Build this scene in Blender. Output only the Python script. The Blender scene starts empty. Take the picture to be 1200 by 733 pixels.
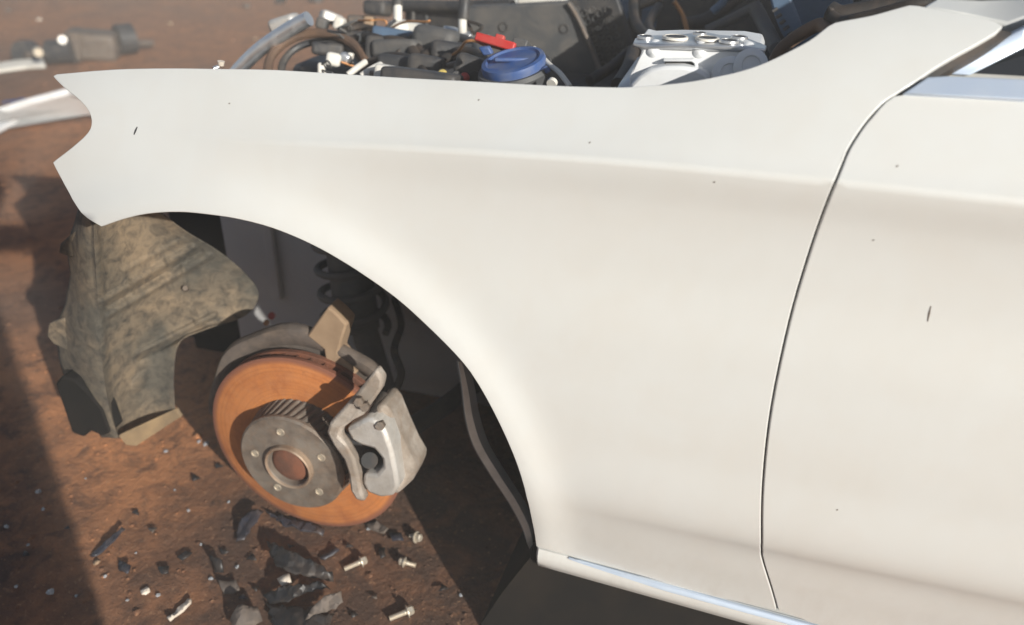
import bpy, bmesh, math, random
import numpy as np
from mathutils import Vector, Matrix, noise
from mathutils.bvhtree import BVHTree
from mathutils.geometry import delaunay_2d_cdt

random.seed(7)
SC = bpy.context.scene
COL = SC.collection

# ------------------------------------------------------------------ camera, sky, sun, exposure
CAM = np.array([0.5209, -0.6716, 0.8916])
YAW, PITCH, ROLL, FPX = 0.2623, 0.5099, 0.0223, 930.0          # focal length in pixels of a 1200 px wide picture
_fw = np.array([-math.sin(YAW)*math.cos(PITCH), math.cos(YAW)*math.cos(PITCH), -math.sin(PITCH)])
_rt = np.array([math.cos(YAW), math.sin(YAW), 0.0])
_up = np.cross(_rt, _fw)
RT = math.cos(ROLL)*_rt + math.sin(ROLL)*_up
UP = -math.sin(ROLL)*_rt + math.cos(ROLL)*_up
FW = _fw
cd = bpy.data.cameras.new('camera')
cam = bpy.data.objects.new('camera', cd); COL.objects.link(cam)
m = Matrix(((RT[0], UP[0], -FW[0], CAM[0]), (RT[1], UP[1], -FW[1], CAM[1]), (RT[2], UP[2], -FW[2], CAM[2]), (0, 0, 0, 1)))
cam.matrix_world = m
cd.sensor_width = 36; cd.lens = FPX/1200*36; cd.clip_start = 0.02; cd.clip_end = 2000
cd.dof.use_dof = True; cd.dof.focus_distance = 0.88; cd.dof.aperture_fstop = 3.4
SC.camera = cam

SUN_AZ, SUN_EL = math.radians(51.0), math.radians(20.0)           # shadows run 51 degrees from +Y towards -X
SUN_DIR = Vector((math.sin(SUN_AZ)*math.cos(SUN_EL), -math.cos(SUN_AZ)*math.cos(SUN_EL), math.sin(SUN_EL)))  # towards the sun
w = bpy.data.worlds.new('World'); SC.world = w; w.use_nodes = True
nt = w.node_tree; bg = nt.nodes['Background']
sky = nt.nodes.new('ShaderNodeTexSky'); sky.sky_type = 'NISHITA'; sky.sun_disc = False
sky.sun_elevation = SUN_EL; sky.sun_rotation = math.atan2(SUN_DIR.x, SUN_DIR.y)
sky.altitude = 800; sky.dust_density = 2.0; sky.air_density = 1.0
nt.links.new(sky.outputs[0], bg.inputs[0]); bg.inputs[1].default_value = 0.07
sd = bpy.data.lights.new('sun', 'SUN'); sd.energy = 5.0; sd.angle = math.radians(0.6); sd.color = (1.0, 0.965, 0.88)
sun = bpy.data.objects.new('sun', sd); COL.objects.link(sun)
sun.rotation_euler = SUN_DIR.to_track_quat('Z', 'Y').to_euler(); sun.location = SUN_DIR*20
vs = SC.view_settings; vs.view_transform = 'Standard'; vs.look = 'None'; vs.exposure = 0.44; vs.gamma = 1.0; vs.use_curve_mapping = False

HAZE = 0.05

# ------------------------------------------------------------------ helpers
DZ = -0.135                                                      # car-frame height 0.135 is the ground
def ray(u, v):
    d = FW + RT*(u-600)/FPX + UP*(366.5-v)/FPX
    return d/np.linalg.norm(d)
def PY(u, v, y):
    d = ray(u, v); return Vector(CAM + d*(y-CAM[1])/d[1])
def PZ(u, v, z):
    d = ray(u, v); return Vector(CAM + d*(z-CAM[2])/d[2])

MATS = {}
def mat(name, base, rough=0.5, metal=0.0, var=None, vscale=8.0, vamt=0.5, bump=0.0, bscale=60.0, coat=0.0, dust=None, spec=0.5, trans=0.0, detail=6.0, vramp=(0.4, 0.65)):
    m = bpy.data.materials.new(name); m.use_nodes = True; n = m.node_tree; b = n.nodes['Principled BSDF']
    b.inputs['Base Color'].default_value = (*base, 1); b.inputs['Roughness'].default_value = rough; b.inputs['Metallic'].default_value = metal
    b.inputs['Coat Weight'].default_value = coat; b.inputs['Coat Roughness'].default_value = 0.15; b.inputs['Specular IOR Level'].default_value = spec
    b.inputs['Transmission Weight'].default_value = trans
    tc = n.nodes.new('ShaderNodeTexCoord'); out = None
    def nz(scale, det=detail, dist=0.0):
        t = n.nodes.new('ShaderNodeTexNoise'); t.inputs['Scale'].default_value = scale; t.inputs['Detail'].default_value = det; t.inputs['Roughness'].default_value = 0.62
        t.inputs['Distortion'].default_value = dist; n.links.new(tc.outputs['Object'], t.inputs['Vector']); return t
    def ramp(src, a, b_):
        r = n.nodes.new('ShaderNodeMapRange'); r.inputs[1].default_value = a; r.inputs[2].default_value = b_; n.links.new(src, r.inputs[0]); return r.outputs[0]
    def mix(fac, a, b_):
        x = n.nodes.new('ShaderNodeMix'); x.data_type = 'RGBA'
        n.links.new(fac, x.inputs[0])
        for s, v in ((x.inputs[6], a), (x.inputs[7], b_)):
            if isinstance(v, tuple): s.default_value = (*v, 1)
            else: n.links.new(v, s)
        return x.outputs[2]
    def mul(s, k):
        x = n.nodes.new('ShaderNodeMath'); x.operation = 'MULTIPLY'; n.links.new(s, x.inputs[0]); x.inputs[1].default_value = k; return x.outputs[0]
    cur = base
    if var is not None:
        f = mul(ramp(nz(vscale).outputs[0], *vramp), vamt); cur = mix(f, cur, var); out = cur
    if dust is not None:                                          # (colour, scale, amount)
        f = mul(ramp(nz(dust[1], 9.0, 0.6).outputs[0], 0.42, 0.72), dust[2]); cur = mix(f, cur, dust[0]); out = cur
        rr = n.nodes.new('ShaderNodeMapRange'); rr.inputs[3].default_value = rough; rr.inputs[4].default_value = min(1, rough+0.4); n.links.new(f, rr.inputs[0]); n.links.new(rr.outputs[0], b.inputs['Roughness'])
        if metal > 0:
            rm = n.nodes.new('ShaderNodeMapRange'); rm.inputs[3].default_value = metal; rm.inputs[4].default_value = 0; n.links.new(f, rm.inputs[0]); n.links.new(rm.outputs[0], b.inputs['Metallic'])
    if out is not None: n.links.new(out, b.inputs['Base Color'])
    if bump > 0:
        bp = n.nodes.new('ShaderNodeBump'); bp.inputs['Strength'].default_value = min(1, bump); bp.inputs['Distance'].default_value = 0.004
        n.links.new(nz(bscale).outputs[0], bp.inputs['Height']); n.links.new(bp.outputs[0], b.inputs['Normal'])
    MATS[name] = m
    return m
DUST = (0.30, 0.19, 0.115)
mat('paint', (0.65, 0.658, 0.645), 0.42, coat=0.45, var=(0.62, 0.615, 0.585), vscale=5, vamt=0.35, dust=((0.55, 0.46, 0.36), 14, 0.10))
def grime(name, z0, z1, amt):
    n = MATS[name].node_tree; b = n.nodes['Principled BSDF']; src = b.inputs['Base Color'].links[0].from_socket; N_ = n.nodes.new
    g_ = N_('ShaderNodeNewGeometry'); sp = N_('ShaderNodeSeparateXYZ'); n.links.new(g_.outputs['Position'], sp.inputs[0])
    r = N_('ShaderNodeMapRange'); r.inputs[1].default_value = z1; r.inputs[2].default_value = z0; r.inputs[3].default_value = .12; n.links.new(sp.outputs['Z'], r.inputs[0])
    mp = N_('ShaderNodeMapping'); mp.inputs['Scale'].default_value = (1, 1, .35); n.links.new(g_.outputs['Position'], mp.inputs[0])
    t = N_('ShaderNodeTexNoise'); t.inputs['Scale'].default_value = 42; t.inputs['Detail'].default_value = 9; t.inputs['Roughness'].default_value = .75; n.links.new(mp.outputs[0], t.inputs['Vector'])
    q = N_('ShaderNodeMapRange'); q.inputs[1].default_value = .48; q.inputs[2].default_value = .78; q.inputs[4].default_value = amt; n.links.new(t.outputs[0], q.inputs[0])
    m_ = N_('ShaderNodeMath'); m_.operation = 'MULTIPLY'; n.links.new(r.outputs[0], m_.inputs[0]); n.links.new(q.outputs[0], m_.inputs[1])
    x = N_('ShaderNodeMix'); x.data_type = 'RGBA'; n.links.new(m_.outputs[0], x.inputs[0]); n.links.new(src, x.inputs[6]); x.inputs[7].default_value = (.30, .22, .15, 1); n.links.new(x.outputs[2], b.inputs['Base Color'])
grime('paint', .10, .24, .25)
mat('chrome', (0.66, 0.76, 0.90), 0.30, 0.55, dust=((0.45, 0.38, 0.30), 30, 0.12))
mat('glass_dark', (0.02, 0.022, 0.025), 0.08)
mat('rubber', (0.022, 0.022, 0.023), 0.65, dust=(DUST, 20, 0.25))
mat('black_plastic', (0.04, 0.041, 0.045), 0.5, dust=((0.17, 0.14, 0.11), 25, 0.45), bump=0.15, bscale=90)
mat('grey_plastic', (0.075, 0.077, 0.08), 0.6, dust=((0.20, 0.17, 0.14), 18, 0.5), bump=0.1)
mat('liner', (0.10, 0.09, 0.072), 0.85, var=(0.27, 0.20, 0.13), vscale=9, vamt=0.9, vramp=(0.40, 0.66), dust=((0.032, 0.031, 0.03), 60, 0.9), bump=0.35, bscale=110)
mat('liner_dust', (0.36, 0.25, 0.14), 0.9, var=(0.16, 0.12, 0.08), vscale=18, vamt=0.7, bump=0.3)
mat('felt', (0.42, 0.425, 0.435), 0.95, var=(0.48, 0.465, 0.45), vscale=12, vamt=0.7, bump=0.4, bscale=120)
mat('rust', (0.52, 0.185, 0.05), 0.85, var=(0.30, 0.095, 0.035), vscale=22, vamt=0.7, dust=((0.52, 0.22, 0.085), 60, 0.5), bump=0.2, bscale=250)
def ring_rust():
    n = MATS['rust'].node_tree; b = n.nodes['Principled BSDF']; src = b.inputs['Base Color'].links[0].from_socket
    tc = n.nodes.new('ShaderNodeTexCoord'); sub = n.nodes.new('ShaderNodeVectorMath'); sub.operation = 'MULTIPLY_ADD'; n.links.new(tc.outputs['Object'], sub.inputs[0]); sub.inputs[1].default_value = (1, 0, 1); sub.inputs[2].default_value = (0, 0, -(0.2887-0.135))
    ln = n.nodes.new('ShaderNodeVectorMath'); ln.operation = 'LENGTH'; n.links.new(sub.outputs[0], ln.inputs[0])
    t = n.nodes.new('ShaderNodeTexNoise'); t.noise_dimensions = '1D'; t.inputs['Scale'].default_value = 190; t.inputs['Detail'].default_value = 4; n.links.new(ln.outputs['Value'], t.inputs['W'])
    r = n.nodes.new('ShaderNodeMapRange'); r.inputs[1].default_value = .42; r.inputs[2].default_value = .68; r.inputs[3].default_value = 0; r.inputs[4].default_value = .28; n.links.new(t.outputs[0], r.inputs[0])
    x = n.nodes.new('ShaderNodeMix'); x.data_type = 'RGBA'; n.links.new(r.outputs[0], x.inputs[0]); n.links.new(src, x.inputs[6]); x.inputs[7].default_value = (.24, .08, .03, 1)
    r2 = n.nodes.new('ShaderNodeMapRange'); r2.inputs[1].default_value = .140; r2.inputs[2].default_value = .1475; n.links.new(ln.outputs['Value'], r2.inputs[0])
    y = n.nodes.new('ShaderNodeMix'); y.data_type = 'RGBA'; n.links.new(r2.outputs[0], y.inputs[0]); n.links.new(x.outputs[2], y.inputs[6]); y.inputs[7].default_value = (.22, .085, .05, 1)
    n.links.new(y.outputs[2], b.inputs['Base Color'])
ring_rust()
mat('dark_rust', (0.20, 0.075, 0.04), 0.85, var=(0.10, 0.05, 0.035), vscale=40, vamt=0.8, bump=0.3, bscale=200)
mat('cast_iron', (0.17, 0.145, 0.125), 0.62, 0.35, var=(0.10, 0.075, 0.06), vscale=35, vamt=0.7, dust=((0.30, 0.21, 0.14), 60, 0.4), bump=0.3, bscale=220)
mat('hub_steel', (0.27, 0.235, 0.20), 0.55, 0.4, var=(0.14, 0.10, 0.075), vscale=28, vamt=0.75, dust=((0.27, 0.16, 0.09), 70, 0.35), bump=0.15, bscale=250)
mat('alu', (0.70, 0.68, 0.65), 0.45, 0.45, var=(0.42, 0.38, 0.33), vscale=24, vamt=0.55, dust=((0.33, 0.26, 0.19), 50, 0.35), bump=0.2, bscale=200)
mat('bright_alu', (0.72, 0.73, 0.75), 0.3, 0.9, dust=((0.4, 0.36, 0.3), 30, 0.3))
mat('shield', (0.15, 0.125, 0.11), 0.7, 0.25, var=(0.10, 0.08, 0.065), vscale=30, vamt=0.8, dust=((0.30, 0.22, 0.16), 45, 0.35), bump=0.2)
mat('tan_dust', (0.34, 0.235, 0.15), 0.85, var=(0.24, 0.16, 0.10), vscale=30, vamt=0.6)
mat('white_plastic', (0.72, 0.69, 0.63), 0.5, var=(0.5, 0.45, 0.38), vscale=20, vamt=0.4)
mat('tower_paint', (0.78, 0.79, 0.80), 0.4, coat=0.3, dust=((0.50, 0.45, 0.40), 22, 0.3))
mat('red_plastic', (0.50, 0.035, 0.03), 0.5, dust=((0.45, 0.2, 0.16), 30, 0.3))
mat('blue_plastic', (0.03, 0.085, 0.26), 0.5, dust=((0.20, 0.21, 0.25), 28, 0.6))
mat('blue_panel', (0.10, 0.16, 0.25), 0.5, var=(0.05, 0.075, 0.11), vscale=7, vamt=0.7)
mat('brown_rubber', (0.16, 0.095, 0.06), 0.75, var=(0.09, 0.06, 0.045), vscale=25, vamt=0.7, bump=0.2)
mat('zinc', (0.66, 0.60, 0.50), 0.42, 0.7, dust=((0.5, 0.34, 0.18), 60, 0.5))
mat('glass_chip', (0.75, 0.80, 0.85), 0.08, trans=0.6)
mat('bone_white', (0.70, 0.62, 0.53), 0.7, var=(0.5, 0.4, 0.3), vscale=40, vamt=0.5)
mat('shard', (0.018, 0.018, 0.020), 0.4, dust=((0.16, 0.11, 0.08), 40, 0.4), bump=0.2)
mat('shard_blue', (0.025, 0.028, 0.042), 0.4, dust=((0.2, 0.15, 0.12), 35, 0.35))
mat('cloth_dark', (0.03, 0.035, 0.05), 0.9, bump=0.3)
mat('cloth_grey', (0.18, 0.19, 0.2), 0.9, bump=0.3)
mat('skin', (0.35, 0.2, 0.14), 0.6)
mat('hair', (0.02, 0.015, 0.012), 0.7)
mat('shade_black', (0.016, 0.015, 0.0145), 0.95, spec=0.05, var=(0.03, 0.024, 0.02), vscale=14, vamt=0.6)  # near-black with shade put into the colour
mat('ring_metal', (0.40, 0.30, 0.22), 0.5, 0.4, var=(0.22, 0.11, 0.06), vscale=30, vamt=0.8)
mat('caliper_metal', (0.30, 0.255, 0.215), 0.55, 0.25, var=(0.55, 0.50, 0.45), vscale=22, vamt=0.7, vramp=(.45, .62), dust=((0.22, 0.15, 0.10), 55, 0.6), bump=0.3, bscale=220)
mat('liner_lit_edge', (0.66, 0.60, 0.52), 0.9, var=(0.45, 0.4, 0.34), vscale=30, vamt=.6)  # pale tone painted in for sunlight on the rear liner edge
mat('copper', (0.5, 0.24, 0.10), 0.5, 0.6)
mat('yellow_plastic', (0.55, 0.42, 0.12), 0.5)

def link(o, parent=None):
    COL.objects.link(o)
    if parent is not None: o.parent = parent
    return o
def tag(o, label, cat=None, group=None, kind=None):
    o['label'] = label
    if cat: o['category'] = cat
    if group: o['group'] = group
    if kind: o['kind'] = kind
    return o
def empty(name, loc=(0, 0, 0)):
    o = bpy.data.objects.new(name, None); o.location = loc; o.empty_display_size = 0.05; return link(o)
def mesh(name, V, F, material, parent=None, smooth=False, bevel=0.0, seg=2, angle=35, weld=False):
    me = bpy.data.meshes.new(name); me.from_pydata([tuple(v) for v in V], [], F); 
    bm = bmesh.new(); bm.from_mesh(me)
    if weld: bmesh.ops.remove_doubles(bm, verts=bm.verts, dist=1e-5)
    bmesh.ops.recalc_face_normals(bm, faces=bm.faces); bm.to_mesh(me); bm.free()
    me.materials.append(MATS[material] if isinstance(material, str) else material)
    o = bpy.data.objects.new(name, me); link(o, parent)
    if smooth or bevel: me.polygons.foreach_set('use_smooth', [True]*len(me.polygons)); me.set_sharp_from_angle(angle=math.radians(angle))
    if bevel:
        md = o.modifiers.new('bevel', 'BEVEL'); md.width = bevel; md.segments = seg; md.limit_method = 'ANGLE'; md.angle_limit = math.radians(30)
    return o
class MB:
    def __init__(s): s.V = []; s.F = []
    def add(s, V, F):
        k = len(s.V); s.V += [Vector(v) for v in V]; s.F += [tuple(i+k for i in f) for f in F]; return s
    def box(s, c, size, R=None):
        x, y, z = [k/2 for k in size]; R = R or Matrix.Identity(3); c = Vector(c)
        V = [c + R @ Vector((sx*x, sy*y, sz*z)) for sx in (-1, 1) for sy in (-1, 1) for sz in (-1, 1)]
        return s.add(V, [(0, 1, 3, 2), (4, 6, 7, 5), (0, 4, 5, 1), (2, 3, 7, 6), (0, 2, 6, 4), (1, 5, 7, 3)])
    def tube(s, pts, r, n=12, cap=True):
        pts = [Vector(p) for p in pts]; rs = r if isinstance(r, (list, tuple)) else [r]*len(pts)
        rings = []; up = None
        for i, p in enumerate(pts):
            t = (pts[min(i+1, len(pts)-1)] - pts[max(i-1, 0)]).normalized()
            if up is None: up = Vector((0, 0, 1)) if abs(t.z) < 0.9 else Vector((1, 0, 0))
            a = t.cross(up).normalized(); b = a.cross(t).normalized(); up = b
            rings.append([p + (a*math.cos(2*math.pi*k/n) + b*math.sin(2*math.pi*k/n))*rs[i] for k in range(n)])
        V = [v for rg in rings for v in rg]; F = []
        for i in range(len(pts)-1):
            for k in range(n): F.append((i*n+k, i*n+(k+1) % n, (i+1)*n+(k+1) % n, (i+1)*n+k))
        if cap: F.append(tuple(range(n))[::-1]); F.append(tuple((len(pts)-1)*n+k for k in range(n)))
        return s.add(V, F)
    def lathe(s, prof, origin, axis, n=48, a0=0.0, a1=2*math.pi, ref=None):
        """prof: list of (r, h) with h along axis"""
        axis = Vector(axis).normalized(); o = Vector(origin)
        ref = Vector(ref) if ref else (Vector((0, 0, 1)) if abs(axis.z) < 0.9 else Vector((1, 0, 0)))
        a = (ref - axis*ref.dot(axis)).normalized(); b = axis.cross(a)
        closed = abs(a1-a0-2*math.pi) < 1e-6; m_ = n if closed else n+1; V = []; F = []
        for k in range(m_):
            t = a0 + (a1-a0)*k/n
            for r, h in prof: V.append(o + (a*math.cos(t) + b*math.sin(t))*r + axis*h)
        q = len(prof)
        for k in range(n):
            k2 = (k+1) % m_
            for i in range(q-1): F.append((k*q+i, k*q+i+1, k2*q+i+1, k2*q+i))
        return s.add(V, F)
    def prism(s, poly, d):
        """poly: 3D points (planar-ish); extruded by vector d"""
        d = Vector(d); n = len(poly); V = [Vector(p) for p in poly] + [Vector(p)+d for p in poly]
        F = [tuple(range(n))[::-1], tuple(range(n, 2*n))] + [(i, (i+1) % n, n+(i+1) % n, n+i) for i in range(n)]
        return s.add(V, F)
    def make(s, name, material, parent=None, **k): return mesh(name, s.V, s.F, material, parent, **k)
def crspline(P, n=8, closed=False):
    P = [np.array(p, float) for p in P]; out = []
    N = len(P)
    for i in range(N if closed else N-1):
        if closed: p0, p1, p2, p3 = P[i-1], P[i], P[(i+1) % N], P[(i+2) % N]
        else: p0, p1, p2, p3 = P[max(i-1, 0)], P[i], P[i+1], P[min(i+2, N-1)]
        for k in range(n):
            t = k/n; out.append(0.5*((2*p1)+(-p0+p2)*t+(2*p0-5*p1+4*p2-p3)*t*t+(-p0+3*p1-3*p2+p3)*t**3))
    if not closed: out.append(P[-1])
    return out
def pipe(name, pts, r, material, parent, n=12, sub=8):
    """pts: (px, py, y) or Vector"""
    W = [PY(*p) if not isinstance(p, Vector) else p for p in pts]
    S_ = [Vector(v) for v in crspline(W, sub)] if len(W) > 2 else W
    return MB().tube(S_, r, n).make(name, material, parent, smooth=True, angle=50)
def plate(name, px, y, th, material, parent, bevel=0.002, d=None):
    ys = y if isinstance(y, (list, tuple)) else [y]*len(px)
    return MB().prism([PY(u, v, yy) for (u, v), yy in zip(px, ys)], d or (0, th, 0)).make(name, material, parent, bevel=bevel)

# ------------------------------------------------------------------ ground
GROUND = bpy.data.materials.new('soil'); GROUND.use_nodes = True
def build_soil():
    n = GROUND.node_tree; b = n.nodes['Principled BSDF']; b.inputs['Roughness'].default_value = 0.92; b.inputs['Specular IOR Level'].default_value = 0.25
    tc = n.nodes.new('ShaderNodeTexCoord')
    def nz(s, d=8, dist=0.0, rough=0.62):
        t = n.nodes.new('ShaderNodeTexNoise'); t.inputs['Scale'].default_value = s; t.inputs['Detail'].default_value = d; t.inputs['Roughness'].default_value = rough; t.inputs['Distortion'].default_value = dist
        n.links.new(tc.outputs['Object'], t.inputs['Vector']); return t.outputs[0]
    def rng(src, a, c, lo=0, hi=1):
        r = n.nodes.new('ShaderNodeMapRange'); r.inputs[1].default_value = a; r.inputs[2].default_value = c; r.inputs[3].default_value = lo; r.inputs[4].default_value = hi; n.links.new(src, r.inputs[0]); return r.outputs[0]
    def mix(f, a, c):
        x = n.nodes.new('ShaderNodeMix'); x.data_type = 'RGBA'; n.links.new(f, x.inputs[0])
        for s, v in ((x.inputs[6], a), (x.inputs[7], c)):
            if isinstance(v, tuple): s.default_value = (*v, 1)
            else: n.links.new(v, s)
        return x.outputs[2]
    def math_(op, a, c):
        x = n.nodes.new('ShaderNodeMath'); x.operation = op; x.use_clamp = True
        for s, v in ((x.inputs[0], a), (x.inputs[1], c)):
            if isinstance(v, (int, float)): s.default_value = v
            else: n.links.new(v, s)
        return x.outputs[0]
    c = mix(rng(nz(1.1, 6), 0.38, 0.62), (0.37, 0.175, 0.092), (0.48, 0.215, 0.10))
    c = mix(rng(nz(0.45, 8, 1.0), 0.46, 0.62, 0, 0.8), c, (0.21, 0.14, 0.105))
    c = mix(rng(nz(9, 9), 0.45, 0.68, 0, 0.6), c, (0.22, 0.12, 0.075))
    # brighter, redder loose soil in front of the hub
    g2 = n.nodes.new('ShaderNodeVectorMath'); g2.operation = 'DISTANCE'; n.links.new(tc.outputs['Object'], g2.inputs[0]); g2.inputs[1].default_value = (-0.52, 0.16, 0)
    red = rng(math_('ADD', g2.outputs['Value'], math_('MULTIPLY', nz(6, 7, 0.4), 0.40)), 0.32, 0.62, 0.95, 0)
    c = mix(red, c, (0.66, 0.285, 0.125))
    # irregular oil-soaked soil round the hub, plus painted shade at the left
    g = n.nodes.new('ShaderNodeVectorMath'); g.operation = 'DISTANCE'; n.links.new(tc.outputs['Object'], g.inputs[0]); g.inputs[1].default_value = (0.10, 0.06, 0)
    oil_and_shade = rng(math_('ADD', g.outputs['Value'], math_('MULTIPLY', nz(5, 6, 0.5), 0.42)), 0.44, 0.68, 1, 0)
    g3 = n.nodes.new('ShaderNodeVectorMath'); g3.operation = 'DISTANCE'; n.links.new(tc.outputs['Object'], g3.inputs[0]); g3.inputs[1].default_value = (-0.66, -0.12, 0)  # second patch deepens the person's cast shadow in the soil colour
    oil_and_shade = math_('MAXIMUM', oil_and_shade, rng(math_('ADD', g3.outputs['Value'], math_('MULTIPLY', nz(4, 6, 0.5), 0.42)), 0.44, 0.66, 1, 0))
    oil_and_shade = math_('MULTIPLY', oil_and_shade, rng(nz(13, 8, 0.8), 0.30, 0.56, 0.30, 0.97))
    c = mix(oil_and_shade, c, (0.105, 0.066, 0.050))
    c = mix(rng(nz(26, 8, 0.4), 0.56, 0.70, 0, 0.75), c, (0.085, 0.052, 0.04))
    c = mix(rng(nz(48, 5), 0.62, 0.74, 0, 0.6), c, (0.40, 0.20, 0.10))
    c = mix(rng(nz(17, 10, 1.2, 0.75), 0.50, 0.62, 0, 0.62), c, (0.14, 0.078, 0.052))
    c = mix(rng(nz(6, 9, 1.5, 0.7), 0.54, 0.66, 0, 0.6), c, (0.115, 0.066, 0.048))
    c = mix(rng(nz(130, 4), 0.60, 0.72, 0, 0.7), c, (0.50, 0.29, 0.17))
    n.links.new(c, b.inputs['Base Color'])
    bp = n.nodes.new('ShaderNodeBump'); bp.inputs['Strength'].default_value = 0.9; bp.inputs['Distance'].default_value = 0.008
    n.links.new(nz(70, 10, 0.0, 0.7), bp.inputs['Height']); n.links.new(bp.outputs[0], b.inputs['Normal'])
build_soil()
def gh(x, y):
    d = math.hypot(x+0.1, y-0.3)
    return 0.010*(noise.fractal(Vector((x*2.2, y*2.2, 1.3)), 1.0, 2.0, 4))*min(1, 0.45+d*0.3) + 0.0035*noise.noise(Vector((x*17, y*17, 4.2))) + 0.05*noise.noise(Vector((x*0.3, y*0.3, 9)))*min(1, d/6)
def ground():
    N = 190
    t = np.linspace(-1, 1, 2*N+1); s = np.sinh(t*7.6)/math.sinh(7.6)*400
    xs = s - 0.1; ys = s + 0.3
    V = [(x, y, gh(x, y) if abs(x) < 40 and abs(y) < 40 else 0) for y in ys for x in xs]
    n = 2*N+1
    F = [(j*n+i, j*n+i+1, (j+1)*n+i+1, (j+1)*n+i) for j in range(n-1) for i in range(n-1)]
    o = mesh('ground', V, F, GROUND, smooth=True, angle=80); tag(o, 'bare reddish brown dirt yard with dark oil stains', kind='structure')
ground()
def G(u, v):
    p = PZ(u, v, 0); return Vector((p.x, p.y, gh(p.x, p.y)))

# ------------------------------------------------------------------ body side surface: cross-sections (y, z in car frame) at stations along x
DOOR = [(.040, .25), (.018, .32), (.002, .385), (-.0025, .50), (.005, .615), (.0165, .700), (.0130, .765), (.0030, .806), (.031, .842), (.062, .880), (.10, .915), (.15, .943), (.22, .965)]
ST = {
 -0.60: [(.16, .25), (.135, .32), (.125, .385), (.12, .50), (.125, .62), (.14, .69), (.155, .73), (.172, .755), (.19, .772), (.21, .782), (.23, .788), (.26, .792), (.30, .793)],
 -0.42: [(.12, .25), (.095, .32), (.080, .385), (.072, .50), (.072, .62), (.083, .70), (.098, .742), (.110, .770), (.126, .795), (.144, .815), (.166, .831), (.195, .843), (.24, .850)],
 -0.22: [(.07, .25), (.045, .32), (.028, .385), (.018, .50), (.016, .62), (.026, .70), (.038, .742), (.050, .772), (.066, .800), (.084, .822), (.106, .840), (.135, .853), (.18, .862)],
 0.00: [(.042, .25), (.020, .32), (.004, .385), (-.004, .50), (-.003, .62), (.006, .70), (.016, .746), (.026, .776), (.042, .806), (.059, .830), (.079, .850), (.107, .866), (.15, .878)],
 0.22: [(.040, .25), (.018, .32), (.002, .385), (-.0025, .50), (.004, .605), (.0135, .690), (.0150, .752), (.0125, .793), (.032, .815), (.054, .838), (.080, .858), (.112, .873), (.16, .885)],
 0.42: [(.040, .25), (.018, .32), (.002, .385), (-.0025, .50), (.005, .612), (.0155, .697), (.0125, .763), (.0045, .804), (.030, .828), (.055, .854), (.084, .879), (.120, .899), (.172, .916)],
 0.62: DOOR, 0.9: DOOR, 1.4: [(y+.004, z+.004) for y, z in DOOR], 2.0: [(y+.012, z+.010) for y, z in DOOR],
}
for _x in ST:                                                    # sharpen the lower feature line
    _y2 = ST[_x][2][0]; _s = 0.0 if _x < .3 else 0.75 if _x < .5 else 1.0
    ST[_x] = [(_y2+.052, .17), (_y2+.0215, .325), (_y2+.0040*_s+.0055*(1-_s), .386-.006*(1-_s)), (_y2+.002*(1-_s)-.0005*_s, .3955+.016*(1-_s))] + ST[_x][3:]
for _x in ST:                                                    # tighten the shoulder crease
    L = ST[_x]; p6, p7, p8 = [np.array(L[k]) for k in (7, 8, 9)]
    ST[_x] = L[:8] + [tuple(p7+(p6-p7)*.13), tuple(p7*.7+(p7+(p8-p7)*.07)*.3), tuple(p7+(p8-p7)*.18)] + L[9:]
SX = sorted(ST); SP = np.array([[(y, z+DZ) for y, z in ST[x]] for x in SX]); NK = SP.shape[1]
def cr1(p0, p1, p2, p3, t): return 0.5*((2*p1)+(-p0+p2)*t+(2*p0-5*p1+4*p2-p3)*t*t+(-p0+3*p1-3*p2+p3)*t**3)
def sect(x):
    x = min(max(x, SX[0]), SX[-1]); i = min(max(int(np.searchsorted(SX, x)-1), 0), len(SX)-2)
    h = (x-SX[i])/(SX[i+1]-SX[i])
    def slope(j):
        if j <= 0: return (SP[1]-SP[0])/(SX[1]-SX[0])
        if j >= len(SX)-1: return (SP[-1]-SP[-2])/(SX[-1]-SX[-2])
        return (SP[j+1]-SP[j-1])/(SX[j+1]-SX[j-1])
    L = SX[i+1]-SX[i]; m0 = slope(i)*L; m1 = slope(i+1)*L
    return (2*h**3-3*h*h+1)*SP[i]+(h**3-2*h*h+h)*m0+(-2*h**3+3*h*h)*SP[i+1]+(h**3-h*h)*m1
ARC_Z = 0.3253+DZ
def S(x, t):
    C = sect(x); t = min(max(t, 0), NK-1-1e-6); k = int(t); f = t-k
    p0, p1, p2, p3 = C[max(k-1, 0)], C[k], C[min(k+1, NK-1)], C[min(k+2, NK-1)]
    d1 = math.hypot(*(p2-p1)); d0 = math.hypot(*(p1-p0)) or d1; d2 = math.hypot(*(p3-p2)) or d1
    m1 = ((p1-p0)/d0*d1+(p2-p1)/d1*d0)/(d0+d1)*d1 if k > 0 else p2-p1
    m2 = ((p2-p1)/d1*d2+(p3-p2)/d2*d1)/(d1+d2)*d1 if k+2 <= NK-1 else p2-p1
    y, z = (2*f**3-3*f*f+1)*p1+(f**3-2*f*f+f)*m1+(-2*f**3+3*f*f)*p2+(f**3-f*f)*m2
    r = math.hypot(x, z-ARC_Z)
    y -= 0.009*math.exp(-((r-0.375)/0.030)**2)*(1 if z < 0.6 else max(0, 1-(z-0.6)/0.1))
    return Vector((x, y, z))
def SN(x, t):
    e = 0.01; a = S(x+0.004, t)-S(x-0.004, t); b = S(x, min(t+e, NK-1))-S(x, max(t-e, 0))
    n = a.cross(b).normalized(); return n if n.y < 0 else -n
_gx = np.linspace(SX[0], SX[-1], 300); _gt = np.linspace(0, NK-1, 150)
_V = [S(x, t) for x in _gx for t in _gt]
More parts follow.
